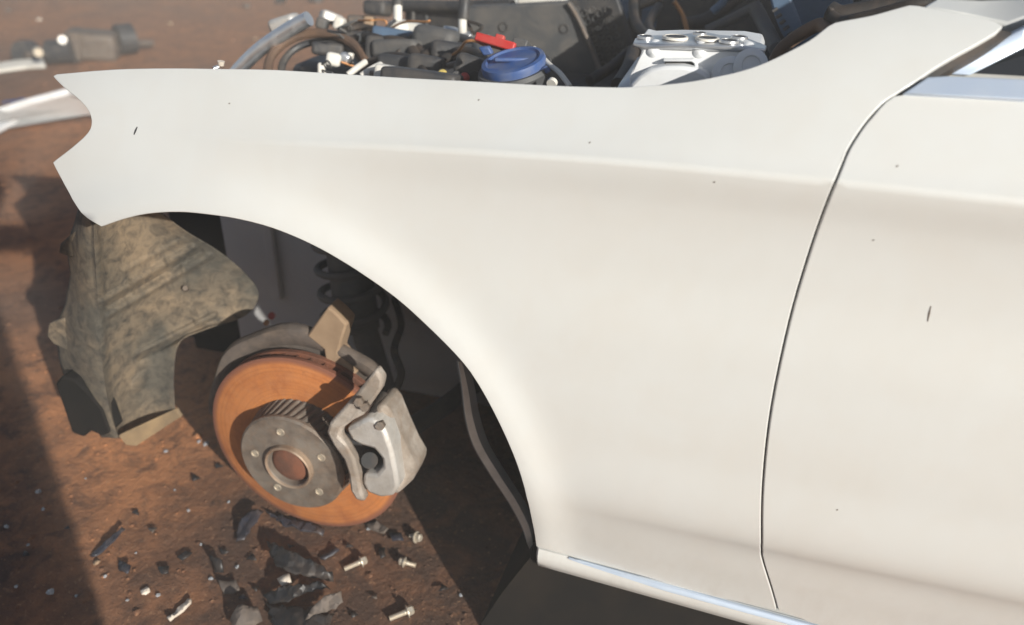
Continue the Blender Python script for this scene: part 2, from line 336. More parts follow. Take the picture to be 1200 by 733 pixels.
_F = [(i*150+j, i*150+j+1, (i+1)*150+j+1, (i+1)*150+j) for i in range(299) for j in range(149)]
BVH = BVHTree.FromPolygons(_V, _F)
ARC = np.concatenate([[0], np.cumsum([(S(0.3, b)-S(0.3, a)).length for a, b in zip(np.linspace(0, NK-1, 601)[:-1], np.linspace(0, NK-1, 601)[1:])])])
TT = np.linspace(0, NK-1, 601)
t2a = lambda t: float(np.interp(t, TT, ARC)); a2t = lambda a: float(np.interp(a, ARC, TT))
def hit(u, v):
    """pixel -> (x, arc) on the body side"""
    loc, nrm, idx, dist = BVH.ray_cast(Vector(CAM), Vector(ray(u, v)))
    if loc is None: raise ValueError((u, v))
    x = loc.x; best = min(TT, key=lambda t: (S(x, t)-loc).length)
    for st in (0.01, 0.002): best = min([best+k*st for k in range(-8, 9)], key=lambda t: (S(x, t)-loc).length)
    return (x, t2a(best))
def resample(P, step):
    P = [np.array(p) for p in P]; L = [0]
    for a, b in zip(P[:-1], P[1:]): L.append(L[-1]+np.linalg.norm(b-a))
    n = max(1, int(L[-1]/step)); ss = np.linspace(0, L[-1], n+1); Q = np.array(P)
    return [(float(np.interp(s, L, Q[:, 0])), float(np.interp(s, L, Q[:, 1]))) for s in ss]
def panel(name, segs, material, parent, step=0.006, grid=0.011, flange=0.014, lift=0.0, keep=None):
    """segs: smooth runs of (x, arc) points that join end to end into a closed outline"""
    loop = []
    for sgm in segs: loop += resample(sgm, step)[:-1]
    L = np.array(loop); nL = len(loop)
    area = 0.5*np.sum(L[:, 0]*np.roll(L[:, 1], -1)-np.roll(L[:, 0], -1)*L[:, 1])
    if area < 0: L = L[::-1]; loop = [tuple(p) for p in L]
    E_ = np.roll(L, -1, 0)-L
    def inside(x, y):
        x0, y0 = L[:, 0], L[:, 1]; x1, y1 = np.roll(x0, -1), np.roll(y0, -1)
        c = ((y0 > y) != (y1 > y)) & (x < (x1-x0)*(y-y0)/(np.where(y1 == y0, 1e-9, y1-y0))+x0); return c.sum() % 2 == 1
    pts = [Vector(p) for p in loop]; row = 0; y = L[:, 1].min()
    while y < L[:, 1].max():
        x = L[:, 0].min() + (grid/2 if row % 2 else 0)
        while x < L[:, 0].max():
            if inside(x, y) and np.min((L[:, 0]-x)**2+(L[:, 1]-y)**2) > (grid*0.55)**2: pts.append(Vector((x, y)))
            x += grid
        y += grid*0.87; row += 1
    vo, eo, fo, *_ = delaunay_2d_cdt(pts, [(i, (i+1) % nL) for i in range(nL)], [], 1, 1e-7)
    par = [(p.x, a2t(p.y)) for p in vo]
    N = [SN(*q) for q in par]; V = [S(*q)+n*lift for q, n in zip(par, N)]; F = [tuple(f) for f in fo]
    # hem: rounded edge and return flange along the outline
    tri = {}
    k2 = {}
    for i, p in enumerate(vo): k2[(round(p.x, 6), round(p.y, 6))] = i
    bi = [k2.get((round(p[0], 6), round(p[1], 6))) for p in loop]
    bi = [b for b in bi if b is not None]
    n = len(bi); rings = []
    outs = []
    for j in range(n):
        a, b, c = V[bi[j-1]], V[bi[j]], V[bi[(j+1) % n]]
        outs.append((c-a).normalized().cross(N[bi[j]]).normalized())
    cen = sum((V[b] for b in bi), Vector())/n
    prev = list(bi)
    for off, dep, wgt in ((0.0009, 0.0005, 0.5), (0.0014, 0.0018, 1.0), (0.0014, flange, 1.0)):
        cur = []
        for j in range(n):
            cur.append(len(V)); V.append(V[bi[j]]+outs[j]*off-N[bi[j]]*dep); N.append((N[bi[j]]*(1-wgt)+outs[j]*wgt).normalized())
        for j in range(n): F.append((prev[j], prev[(j+1) % n], cur[(j+1) % n], cur[j]))
        prev = cur
    me = bpy.data.meshes.new(name); me.from_pydata([tuple(v) for v in V], [], F)
    # consistent outward winding
    for_flip = [p.index for p in me.polygons if p.normal.dot(N[p.vertices[0]]) < 0]
    bm = bmesh.new(); bm.from_mesh(me); bm.faces.ensure_lookup_table()
    bmesh.ops.reverse_faces(bm, faces=[bm.faces[i] for i in for_flip]); bm.to_mesh(me); bm.free()
    me.materials.append(MATS[material]); me.polygons.foreach_set('use_smooth', [True]*len(me.polygons))
    me.normals_split_custom_set_from_vertices([tuple(x) for x in N])
    return link(bpy.data.objects.new(name, me), parent)

CAR = empty('scrap_car', (0.0, 0.9, 0.0))
CAR_INV = Matrix.Translation((0.0, -0.9, 0.0))
tag(CAR, 'stripped white saloon car with bonnet, bumper and front wheel removed', 'car')

gap_px = [(1177, 31), (1172.7, 35.5), (1145.5, 52), (1123.6, 64), (1096, 80.5), (1074.5, 95.5), (1053, 109), (1036, 120.5), (1014.5, 144.5), (995, 174.5), (984.5, 200), (966, 246), (947, 301), (925, 377), (904, 477), (894, 566), (892.5, 640), (893.5, 656), (904, 690), (911, 715)]
gap_px = [tuple(p) for p in crspline(gap_px, 4)]
gap = [hit(*p) for p in gap_px]
top_px = [(1162, 24.5), (1120, 16), (1074.5, 7.4), (1063.6, 7.6), (1022.7, 19), (981.8, 26.7), (972, 31), (954.5, 45), (935.5, 56), (900, 73.5), (870, 84), (840, 91), (800, 98), (740, 103), (700, 103), (640, 101), (560, 96.5), (480, 92.5), (400, 87.5), (320, 82.8), (260, 81.8), (196.5, 81), (131, 82.5), (66, 88)]
front_a = [(63, 89.5), (75, 101.5), (95, 118), (105, 131), (108, 144), (103, 157), (85, 173.6), (62.5, 191)]
front_b = [(62.5, 191), (70, 205.5), (94, 247.5), (118.6, 265)]
arch_px = [(118.6, 265), (142, 256.5), (172, 249.6), (208, 247.5), (240, 250), (280, 256), (321, 267), (362, 284), (397, 303), (427, 322), (454.6, 341.4), (480, 362), (521, 401), (552, 436), (579, 482), (602, 532), (615.5, 573), (626, 620), (629, 640.5)]
bot_px = [(629, 640.5), (669, 651.5), (720, 665), (780, 683), (840, 699.5), (911, 715)]
H = lambda L: [hit(*p) for p in (crspline(L, 3) if len(L) > 2 else L)]
fender = panel('front_fender', [[(x-0.0023, a) for x, a in gap[::-1]], [ (gap[0][0]-0.0023, gap[0][1])]+H(top_px), H([top_px[-1], front_a[0]]), H(front_a), H(front_b), H(arch_px), H(bot_px)[:-1]+[(gap[-1][0]-0.0023, gap[-1][1])]], 'paint', CAR, flange=.008)
tag(fender, 'white front wing with open wheel arch and headlamp cut-out')
# door
DOORP = empty('front_door'); DOORP.parent = CAR
belt0 = hit(1054, 112.5); belt1 = hit(1199, 120.5); bot0 = gap[-1]; bot1 = hit(955, 731)
gi = [i for i, p in enumerate(gap_px) if p[1] > 113]
dfront = [(belt0[0]+0.0023, belt0[1])] + [(gap[i][0]+0.0023, gap[i][1]) for i in gi]
sb = (bot1[1]-bot0[1])/(bot1[0]-bot0[0])
door = panel('door_skin', [dfront, [dfront[-1], bot1, (1.25, bot0[1]), (1.70, bot0[1])], [(1.70, bot0[1]), (1.74, bot0[1]+0.25), (1.74, belt1[1])], [(1.74, belt1[1]), (1.3, belt1[1]), belt1, dfront[0]]], 'paint', DOORP)

# painted door jamb seen through the shut line
jam = [(x, a) for x, a in gap if a > gap[0][1]*0 ]
jl = [q for q, p in zip(gap, gap_px) if p[1] > 122][::3]; V = []; F = []
for x, a in jl:
    t = a2t(a); n = SN(x, t); V += [S(x-0.02, t)-n*.0095, S(x+0.02, t)-n*.0095]
for i in range(len(jl)-1): F.append((i*2, i*2+1, i*2+3, i*2+2))
mesh('door_jamb', V, F, 'paint', CAR, smooth=True)
# paint chips
def mark(name, a, b, wpx, material, parent):
    A, B = S(a[0], a2t(a[1])), S(b[0], a2t(b[1])); n = SN(a[0], a2t(a[1])); d = (B-A); sd_ = d.cross(n).normalized()*wpx
    poly = [A-sd_*0.3, A+sd_*0.4, (A+B)/2+sd_, B+sd_*0.3, B-sd_*0.5, (A+B)/2-sd_*0.8]
    return MB().prism([p+n*0.0004 for p in poly], -n*0.0008).make(name, material, parent)
mark('paint_chip', hit(161, 149), hit(157, 158), 0.0012, 'black_plastic', CAR)
mark('paint_scratch', hit(1091, 359), hit(1087, 377), 0.0007, 'cast_iron', DOORP)
for u, v in ((268, 122), (1022, 282), (1050, 196), (980, 598), (690, 168), (836, 214), (560, 118), (430, 470)):
    h = hit(u, v); mark('paint_chip', h, (h[0]+0.0015, h[1]+0.001), 0.0007, 'cast_iron', CAR)

# ------------------------------------------------------------------ door trim, window, pillar
def strip(name, px, lift, th, material, parent, bevel=0.0015):
    """closed pixel outline laid on the body side, lifted outwards and given thickness"""
    P = [hit(*p) if not isinstance(p[0], str) else p[1:] for p in px]
    V = []; 
    top = [S(x, a2t(a))+SN(x, a2t(a))*lift for x, a in P]; bot = [p-SN(x, a2t(a))*th for p, (x, a) in zip(top, P)]
    n = len(P); m_ = MB(); m_.V = top+bot
    m_.F = [(i, i+1, n-2-i, n-1-i) for i in range(n//2-1)] + [(n+i, n+n-1-i, n+n-2-i, n+i+1) for i in range(n//2-1)] + [(i, (i+1) % n, n+(i+1) % n, n+i) for i in range(n)]
    return m_.make(name, material, parent, bevel=bevel)
b_lo = hit(1199, 119.5); b_hi = hit(1199, 95)
strip('belt_trim', [(1056.5, 112), (1100, 114.5), (1150, 117), (1199, 119.5), ('', 1.1, b_lo[1]), ('', 1.4, b_lo[1]), ('', 1.74, b_lo[1]), ('', 1.74, b_hi[1]), ('', 1.4, b_hi[1]), ('', 1.1, b_hi[1]), (1199, 95), (1150, 92.5), (1110, 91), (1086, 92.5)], 0.003, 0.012, 'chrome', DOORP)
tag(DOORP.children[-1], 'satin silver trim strip along the window ledge')
# upper window frame: rises back along the front pillar
e0 = PY(1108, 88, 0.088); e1 = PY(1200, 44, 0.112); dirv = (e1-e0).normalized(); far = e0+dirv*0.19
far2 = far + Vector((0.45, 0.14, 0.34))
ofs = Vector((0.012, 0, -0.013))
def bar(name, path, wv, dv, material, parent, bevel=0.002):
    m_ = MB(); path = [Vector(p) for p in path]; V = []
    for p in path: V += [p, p+wv, p+wv+dv, p+dv]
    F = [(0, 1, 2, 3), tuple(len(V)-4+k for k in (3, 2, 1, 0))]
    for i in range(len(path)-1):
        for k in range(4): F.append((i*4+k, i*4+(k+1) % 4, i*4+4+(k+1) % 4, i*4+4+k))
    return m_.add(V, F).make(name, material, parent, bevel=bevel)
a0 = PY(1096, 87, 0.085); a1 = PY(1200, 33, 0.110); b0_ = PY(1137, 88.5, 0.084); b1_ = PY(1200, 57, 0.105)
fr = MB(); k1 = 3.2
A2 = a0+(a1-a0)*2.2; B2 = b0_+(b1_-b0_)*3.0; A3 = A2+Vector((.42, .13, .33)); B3 = B2+Vector((.42, .13, .31))
dd = Vector((0.0, 0.02, -0.004))
fr.add([a0, a1, A2, A3, b0_, b1_, B2, B3]+[p+dd for p in (a0, a1, A2, A3, b0_, b1_, B2, B3)], [(0, 1, 5, 4), (1, 2, 6, 5), (2, 3, 7, 6), (8, 12, 13, 9), (9, 13, 14, 10), (10, 14, 15, 11), (0, 8, 9, 1), (1, 9, 10, 2), (2, 10, 11, 3), (4, 5, 13, 12), (5, 6, 14, 13), (6, 7, 15, 14), (0, 4, 12, 8), (3, 11, 15, 7)])
fr.make('window_frame', 'chrome', DOORP, bevel=0.0015)
g0 = PY(1120, 91, 0.10); g1 = Vector((1.7, 0.10, g0.z+0.01)); g2 = Vector((1.7, 0.27, 1.16)); g3 = B3+Vector((0, 0.02, 0))
MB().prism([g0, B2+Vector((0, .015, 0)), g3, g2, g1], (0, 0.004, 0.0)).make('window_glass', 'glass_dark', DOORP)
led0 = PY(1140, 90.5, 0.088); bar('window_ledge', [PY(1098, 88.5, 0.085), PY(1200, 94, 0.088), Vector((1.73, .10, g0.z-0.004))], Vector((0, .012, .001)), Vector((0, .002, -.008)), 'white_plastic', DOORP, 0.001)
# body gap filler behind the wing's rear corner
V = []; F = []; gs = [q for q, p in zip(gap, gap_px) if p[1] < 118]
for x, a in gs:
    t = a2t(a); n = SN(x, t)
    for dx, dp in ((-.004, .004), (.001, .0045), (.008, .006), (.010, .016)): V.append(S(x+dx, t)-n*dp)
for i in range(len(gs)-1):
    for k in range(3): F.append((i*4+k, i*4+k+1, i*4+5+k, i*4+4+k))
mesh('pillar_seal', V, F, 'rubber', CAR, smooth=True)
# front pillar in body colour
pA = [PY(1082.5, 7, 0.140), PY(1130, 16.5, 0.138), PY(1180, 27.5, 0.132), PY(1250, 2, 0.128)]
up = Vector((0.62, 0.20, 0.43))
pil = MB(); inn = [PY(1098, -2, 0.17), PY(1150, 0, 0.17), PY(1195, -2, .165), PY(1262, -20, .155)]
pil.add(pA+inn+[p+Vector((0, .02, -.03)) for p in pA+inn], [(0, 1, 5, 4), (1, 2, 6, 5), (2, 3, 7, 6), (8, 12, 13, 9), (9, 13, 14, 10), (10, 14, 15, 11), (0, 8, 9, 1), (1, 9, 10, 2), (2, 10, 11, 3), (4, 5, 13, 12), (5, 6, 14, 13), (6, 7, 15, 14), (0, 4, 12, 8), (3, 11, 15, 7)])
pil.make('scuttle_panel', 'paint', CAR, bevel=0.003)
q0, q1 = pA[3]+Vector((-.004, 0, -.004)), inn[3]
MB().add([q0, q1, q1+up, q0+up, q0+Vector((.02, .01, -.02)), q1+Vector((.02, .01, -.02)), q1+up+Vector((.02, .01, -.02)), q0+up+Vector((.02, .01, -.02))], [(0, 1, 2, 3), (4, 7, 6, 5), (0, 4, 5, 1), (1, 5, 6, 2), (2, 6, 7, 3), (3, 7, 4, 0)]).make('front_pillar', 'paint', CAR, bevel=0.003)

# ------------------------------------------------------------------ sill
_bx = [hit(*p) for p in bot_px]; _bp = [S(x, a2t(a)) for x, a in _bx]
_ft = np.polyfit([p.x for p in _bp], [p.z for p in _bp], 1); _fy = np.polyfit([p.x for p in _bp], [p.y for p in _bp], 1); _lo = []
for u, v in ((640, 669.5), (690, 681.5), (750, 698), (810, 716), (861, 731)):
    q_ = PY(u, v, float(np.polyval(_fy, PY(u, v, .04).x))+.006); _lo.append(q_)
_fl = np.polyfit([p.x for p in _lo], [p.z for p in _lo], 1)
zt = lambda x: float(np.polyval(_ft, min(x, .75))); zb = lambda x: float(np.polyval(_fl, min(x, .75))); yb_ = lambda x: float(np.polyval(_fy, min(x, .75)))
print('sill', zt(.4), zt(.7), zb(.4), zb(.7), yb_(.4), yb_(.7))
xs = [0.3715, 0.374, 0.40, 0.5, 0.62, 0.75, 1.0, 1.6, 2.35]
prof = lambda x: [(yb_(x)+o, z) for o, z in ((.05, zt(x)-.004), (.008, zt(x)-.004), (.0025, zt(x)-.0055), (-.001, zt(x)-.014), (.0, zb(x)+.018), (.004, zb(x)+.006), (.012, zb(x)), (.07, zb(x)+.004))]
V = []; F = []
for i, x in enumerate(xs):
    k = 0.004 if i == 0 else 0
    V += [(x, y+k, z) for y, z in prof(x)]
n = len(prof(0))
for i in range(len(xs)-1):
    for j in range(n): F.append((i*n+j, i*n+(j+1) % n, i*n+n+(j+1) % n, i*n+n+j))
F += [tuple(range(n))[::-1], tuple((len(xs)-1)*n+k for k in range(n))]
SILL = mesh('sill_cover', V, F, 'paint', CAR, smooth=True, angle=50)
# bright insert strip along the sill, tapering to a point at its front end
V = []; F = []
sx = np.concatenate([np.linspace(0.412, 0.55, 12), np.linspace(0.58, 2.3, 12)])
for x in sx:
    wd = 0.0088*min(1, ((x-0.412)/0.12)**0.8) + 0.0008
    for f, yy in ((0, .0), (.25, -.0022), (.75, -.0026), (1, 0)):
        z = zt(x)-0.0050-wd*f; y0 = yb_(x)+np.interp(z, [zb(x)+.018, zt(x)-.014, zt(x)-.0055, zt(x)-.004], [0, -.001, .0025, .008]); V.append((x, y0+yy-0.0006, z))
for i in range(len(sx)-1):
    for j in range(3): F.append((i*4+j, i*4+j+1, i*4+5+j, i*4+4+j))
st = mesh('sill_strip', V, F, 'chrome', SILL, smooth=True, angle=60)
sol = st.modifiers.new('solid', 'SOLIDIFY'); sol.thickness = 0.002; sol.offset = -1

# near-black block added under the sill where there is only shade
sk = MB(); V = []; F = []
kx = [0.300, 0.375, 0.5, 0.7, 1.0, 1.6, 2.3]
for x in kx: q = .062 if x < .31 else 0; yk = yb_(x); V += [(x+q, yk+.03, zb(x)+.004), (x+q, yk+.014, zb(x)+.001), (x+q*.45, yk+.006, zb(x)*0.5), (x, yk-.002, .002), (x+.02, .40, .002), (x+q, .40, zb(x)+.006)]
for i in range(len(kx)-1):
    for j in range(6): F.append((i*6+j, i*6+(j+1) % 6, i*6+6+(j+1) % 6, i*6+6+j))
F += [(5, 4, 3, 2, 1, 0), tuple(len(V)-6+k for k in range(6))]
mesh('sill_shade_block', V, F, 'shade_black', SILL, smooth=True, angle=40)
# ------------------------------------------------------------------ wheel house
HZ = 0.2887+DZ
WH = empty('wheelhouse'); WH.parent = CAR
ax = (0, 1, 0)
rw = lambda a: 0.405
m_ = MB(); V = []; F = []; na = 44; ny = 10
for i in range(na+1):
    a = math.radians(-28+ (134)*i/na)
    for j in range(ny+1):
        y = 0.055+0.40*j/ny; r = 0.40-0.012*math.sin(j/ny*math.pi)+0.006*math.sin(a*9)*math.sin(j*1.3)
        V.append((r*math.sin(a), y, ARC_Z+r*math.cos(a)))
for i in range(na):
    for j in range(ny): F.append((i*(ny+1)+j, i*(ny+1)+j+1, (i+1)*(ny+1)+j+1, (i+1)*(ny+1)+j))
wh = mesh('inner_liner', V, F, 'felt', WH, smooth=True, angle=60)
sol = wh.modifiers.new('solid', 'SOLIDIFY'); sol.thickness = 0.004
MB().box((0.08, 0.46, 0.30), (0.80, 0.02, 0.52)).make('inner_wall', 'felt', WH, bevel=0.004)
MB().box((-0.375, 0.475, 0.21), (0.13, 0.02, 0.34)).make('inner_wall', 'shade_black', WH, bevel=0.004)
for k in range(5):
    x = -0.22+0.13*k; MB().box((x, 0.444, 0.38), (0.02, 0.012, 0.36)).make('stiffening_rib', 'felt', WH, bevel=0.004)
# loose rear liner; sunlight is put into its pale edge colour
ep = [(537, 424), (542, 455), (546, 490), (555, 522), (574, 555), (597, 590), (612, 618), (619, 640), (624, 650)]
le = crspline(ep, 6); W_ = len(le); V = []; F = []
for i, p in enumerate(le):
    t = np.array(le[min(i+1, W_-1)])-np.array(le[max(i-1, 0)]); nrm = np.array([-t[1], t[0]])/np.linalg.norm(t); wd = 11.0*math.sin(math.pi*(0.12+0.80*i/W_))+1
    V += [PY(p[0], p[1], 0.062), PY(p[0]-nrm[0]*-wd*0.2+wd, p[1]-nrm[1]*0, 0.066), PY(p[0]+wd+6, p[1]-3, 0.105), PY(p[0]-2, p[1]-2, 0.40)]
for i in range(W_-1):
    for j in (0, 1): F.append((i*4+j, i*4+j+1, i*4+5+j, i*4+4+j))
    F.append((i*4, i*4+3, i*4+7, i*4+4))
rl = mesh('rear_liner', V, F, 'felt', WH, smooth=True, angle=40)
rl.data.materials.append(MATS['liner_lit_edge'])
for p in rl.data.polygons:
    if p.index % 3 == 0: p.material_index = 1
# front liner: loosened, dusty, hanging out of the arch
C_ = [(112, 236), (110, 264), (111, 290), (113, 320), (115, 350), (118, 385), (122, 420), (126, 455), (131, 485), (139, 513)]
R_ = [(176, 238), (214, 268), (256, 294), (288, 321), (303, 346), (286, 371), (240, 387), (211, 402), (204, 440), (206, 484)]
L_ = [(96, 236), (88, 264), (79, 290), (84, 322), (78, 355), (66, 386), (70, 420), (80, 452), (104, 488), (120, 512)]
NR, NC, NL = 240, 90, 16
def rowi(P, t): 
    q = crspline(P, 10); f = t*(len(q)-1); i = min(int(f), len(q)-2); return q[i]*(1-(f-i))+q[i+1]*(f-i)
Cq, Rq = crspline(C_, 10), crspline(R_, 10)
Lq = [np.array(L_[min(k//10, 8)], float)*(1-(k-10*min(k//10, 8))/10)+np.array(L_[min(k//10, 8)+1], float)*((k-10*min(k//10, 8))/10) for k in range(91)]
def at(Q, t): f = t*(len(Q)-1); i = min(int(f), len(Q)-2); return Q[i]*(1-(f-i))+Q[i+1]*(f-i)
RIDGES = [(120, 352, 226, 289, .008, 3.2), (126, 369, 246, 299, .008, 3.2), (123, 360, 236, 294, -.006, 3.5), (160, 414, 252, 368, .008, 2.8), (163, 421, 240, 384, -.008, 3.0), (146, 316, 215, 279, .003, 2.5), (213, 300, 218, 336, .004, 2.2), (150, 330, 154, 345, .005, 2.5), (195, 303, 199, 318, .005, 2.5), (225, 362, 232, 380, .005, 2.5)]
V = []; F = []
def rib(x, c, w): return math.exp(-((x-c)/w)**2)
for i in range(NR+1):
    t = i/NR; c, r, l = at(Cq, t), at(Rq, t), at(Lq, t)
    for j in range(-NL, NC+1):
        if j < 0:
            f = -j/NL; p = c*(1-f)+l*f; y = 0.10+0.035*f-0.012*math.sin(f*math.pi); h = 0.004*math.sin(t*40)*f
        else:
            f = j/NC; p = c*(1-f)+r*f; y = 0.10+(p[0]-112)*0.00110+0.018*math.sin(f*math.pi)
            h = 0
            for (ax_, ay, bx_, by, amp, wd_) in RIDGES:
                ux, uy = bx_-ax_, by-ay; q = max(0, min(1, ((p[0]-ax_)*ux+(p[1]-ay)*uy)/(ux*ux+uy*uy))); dd_ = math.hypot(p[0]-ax_-q*ux, p[1]-ay-q*uy)
                h += amp*math.exp(-(dd_/wd_)**2)
            h += 0.007*rib(f, 0.0, 0.035) + 0.006*max(0, 1-((f-0.45)**2/0.02+(t-0.83)**2/0.0016))
            h += 0.0015*noise.noise(Vector((f*4, t*5, 2)))
        P = PY(p[0], p[1], y); V.append(P-Vector(ray(*p))*h)
w2 = NL+NC+1
for i in range(NR):
    for j in range(w2-1): F.append((i*w2+j, i*w2+j+1, (i+1)*w2+j+1, (i+1)*w2+j))
fl = mesh('front_liner', V, F, 'liner', WH, smooth=True, angle=60); tag(fl, 'muddy black front arch liner hanging loose')
sol = fl.modifiers.new('solid', 'SOLIDIFY'); sol.thickness = 0.002; sol.offset = 1
plate('liner_lip', [(139, 511), (206, 480), (212, 489), (180, 508), (160, 523), (148, 522)], [0.10, 0.20, 0.20, 0.17, 0.13, 0.11], 0.006, 'liner_dust', fl, 0.001)
plate('liner_tab', [(97, 268), (86, 272), (70, 286), (68, 297), (84, 303), (95, 298)], 0.118, 0.012, 'liner', fl, 0.003)
plate('liner_tab', [(75, 373), (56, 380), (54, 394), (62, 404), (80, 412), (88, 396)], 0.118, 0.012, 'liner', fl, 0.003)
plate('lower_duct', [(64, 450), (72, 441), (88, 446), (104, 462), (120, 480), (130, 507), (120, 512), (104, 505), (98, 513), (84, 508), (78, 490)], 0.096, 0.03, 'shade_black', fl, 0.004)  # shade is put into the duct's near-black colour
pipe('liner_screw', [(218, 339, 0.235), (217, 338, 0.220)], [0.005, 0.004], 'cast_iron', fl, 10)

# ------------------------------------------------------------------ brake
BR = empty('brake_assembly'); BR.parent = CAR
HY = 0.0862; YD = HY+0.040; RD = 0.1504
oc = (0, 0, HZ)
DISC = MB().lathe([(0.078, YD+.006), (0.080, YD), (RD-.002, YD), (RD, YD+.0015), (RD, YD+.0075), (RD-.001, YD+.009), (0.075, YD+.009)], oc, ax, 96).make('brake_disc', 'rust', BR, smooth=True, angle=40)
MB().lathe([(0.078, YD+.017), (RD-.001, YD+.017), (RD, YD+.018), (RD, YD+.025), (RD-.001, YD+.026), (0.075, YD+.026)], oc, ax, 96).make('rear_plate', 'dark_rust', DISC, smooth=True, angle=40)
vn = MB()
for k in range(44):
    a = 2*math.pi*k/44; R3 = Matrix.Rotation(-a, 3, 'Y'); vn.box(Vector(oc)+R3 @ Vector((0.118, YD+.013, 0)), (0.06, 0.009, 0.004), R3)
vn.make('cooling_vanes', 'dark_rust', DISC)
# hub bell with ribbed side
rh = 0.0801; V = []; F = []; nt_ = 46*4
for lev, (y, inset, tw) in enumerate(((HY+.006, 0.0, 0.0), (HY+.010, 0.0, 0.01), (YD-.004, 0.0, 0.10), (YD+.002, 0.0, 0.11))):
    for k in range(nt_):
        ph = k % 4; r = rh-(0.0038 if (ph in (2, 3) and lev in (1, 2)) else 0)+ (0.004 if lev >= 2 else 0); a = 2*math.pi*k/nt_+tw
        V.append((r*math.sin(a), y, HZ+r*math.cos(a)))
for l in range(3):
    for k in range(nt_): F.append((l*nt_+k, l*nt_+(k+1) % nt_, (l+1)*nt_+(k+1) % nt_, (l+1)*nt_+k))
mesh('bell_side', V, F, 'cast_iron', DISC)
MB().lathe([(rh, HY+.007), (rh, HY+.003), (rh-.003, HY), (0.050, HY), (0.046, HY-.0015), (0.036, HY-.0015), (0.0355, HY-.008), (0.033, HY-.009), (0.031, HY-.007), (0.030, HY+.010), (0.0, HY+.012)], oc, ax, 72).make('hub_face', 'hub_steel', DISC, smooth=True, angle=30)
MB().lathe([(0.0362, HY-.001), (0.0358, HY-.009), (0.0340, HY-.0105), (0.0318, HY-.009), (0.0305, HY+.006)], oc, ax, 48).make('centre_ring', 'ring_metal', DISC, smooth=True, angle=40)
MB().lathe([(0.0305, HY+.004), (0.027, HY-.001), (0.022, HY-.004), (0.012, HY-.0055), (0.0, HY-.006)], oc, ax, 40).make('grease_cap', 'dark_rust', DISC, smooth=True, angle=50)
# five threaded holes with bright rims (positions read from the photograph)
for u, v in ((329.7, 510), (299, 531.6), (375.5, 536.5), (324.8, 572), (372, 574.5)):
    c = PY(u, v, HY); d = Vector((c.x, 0, c.z-HZ)); d = d.normalized()*0.056; c = Vector((d.x, HY, HZ+d.z))
    MB().lathe([(0.0062, .001), (0.0060, -.0012), (0.0046, -.0014), (0.0042, 0.0)], c, ax, 20).make('bolt_hole', 'zinc', DISC, smooth=True, angle=40)
    MB().lathe([(0.0043, -.0004), (0.0, -.0003)], c, ax, 16).make('thread', 'zinc', DISC)
# splash shield behind the disc
sh = MB(); V = []; F = []; ns = 40
for i in range(ns+1):
    a = math.radians(-98+136*i/ns); ro = 0.172+0.009*math.exp(-((i-26)/7)**2)+.003*math.sin(i*.5)
    if i < 3: ro -= 0.01*(3-i)
    for r, y in ((0.09, YD+.040), (.150, YD+.036), (.154, YD+.030), (ro-.008, YD+.024), (ro-.001, YD+.025), (ro+.002, YD+.030), (ro+.003, YD+.038), (ro-.002, YD+.044)): V.append((r*math.sin(a), y, HZ+r*math.cos(a)))
for i in range(ns):
    for j in range(7): F.append((i*8+j, i*8+j+1, i*8+9+j, i*8+8+j))
mesh('splash_shield', V, F, 'shield', BR, smooth=True, angle=50)
plate('knuckle_arm', [(384, 360), (397, 371), (406, 381), (401, 397), (396, 414), (408, 428), (418, 438), (412, 442), (396, 437), (382, 430), (379, 410), (359, 394), (370, 379)], 0.150, 0.03, 'tan_dust', BR, 0.003)
pipe('shield_bolt', [(341, 412, YD+.039), (341.5, 413, YD+.030)], [0.007, 0.005], 'cast_iron', BR, 8)
pipe('shield_bolt', [(300, 425, YD+.039), (300.5, 426, YD+.033)], [0.005, 0.004], 'cast_iron', BR, 8)
# caliper
CALI = plate('caliper_body', [(440, 478), (447, 474), (456, 484), (466, 508), (477, 532), (488, 551), (482, 566), (470, 577), (462, 584), (456, 562), (450, 533), (442, 510), (432, 500), (435, 488)], [.080, .080, .083, .085, .087, .089, .086, .080, .076, .074, .074, .074, .074, .076], 0.048, 'caliper_metal', BR, 0.008)
plate('caliper_finger', [(405, 503), (418, 497), (430, 490), (441, 494), (451, 506), (459, 528), (464, 552), (467, 572), (461, 582), (446, 584), (430, 578), (424, 566), (426, 556), (440, 557), (448, 548), (447, 538), (438, 527), (424, 523), (412, 517)], 0.060, 0.05, 'alu', CALI, 0.005)
plate('brake_pad', [(398, 512), (420, 520), (452, 520), (456, 560), (430, 575), (412, 560)], 0.098, 0.016, 'black_plastic', BR, 0.002)
pipe('caliper_piston', [(433, 540, 0.066), (436, 534, 0.105)], [0.011, 0.0135], 'rubber', CALI, 20)
plate('carrier_bracket', [(440, 433), (425, 452), (409, 471), (386, 496), (382, 508), (390, 523), (402, 539), (408, 557), (410, 575), (417, 587), (428, 589), (423, 578), (420, 560), (415, 540), (406, 525), (398, 513), (400, 504), (413, 494), (425, 488), (446, 458), (449, 446)], [.078, .072, .066, .056, .053, .053, .054, .055, .056, .056, .056, .056, .055, .054, .053, .054, .058, .062, .066, .075, .08], 0.016, 'caliper_metal', BR, 0.004)
for u, v, y in ((421, 470, .064), (428, 476, .066), (446, 498, 0.066)):
    pipe('carrier_bolt', [(u, v, y), (u-1, v+2, y-0.008)], [0.007, 0.006], 'cast_iron', BR, 6)
pipe('slide_pin', [(437, 487, 0.075), (450, 463, 0.11)], 0.007, 'rubber', BR, 12)
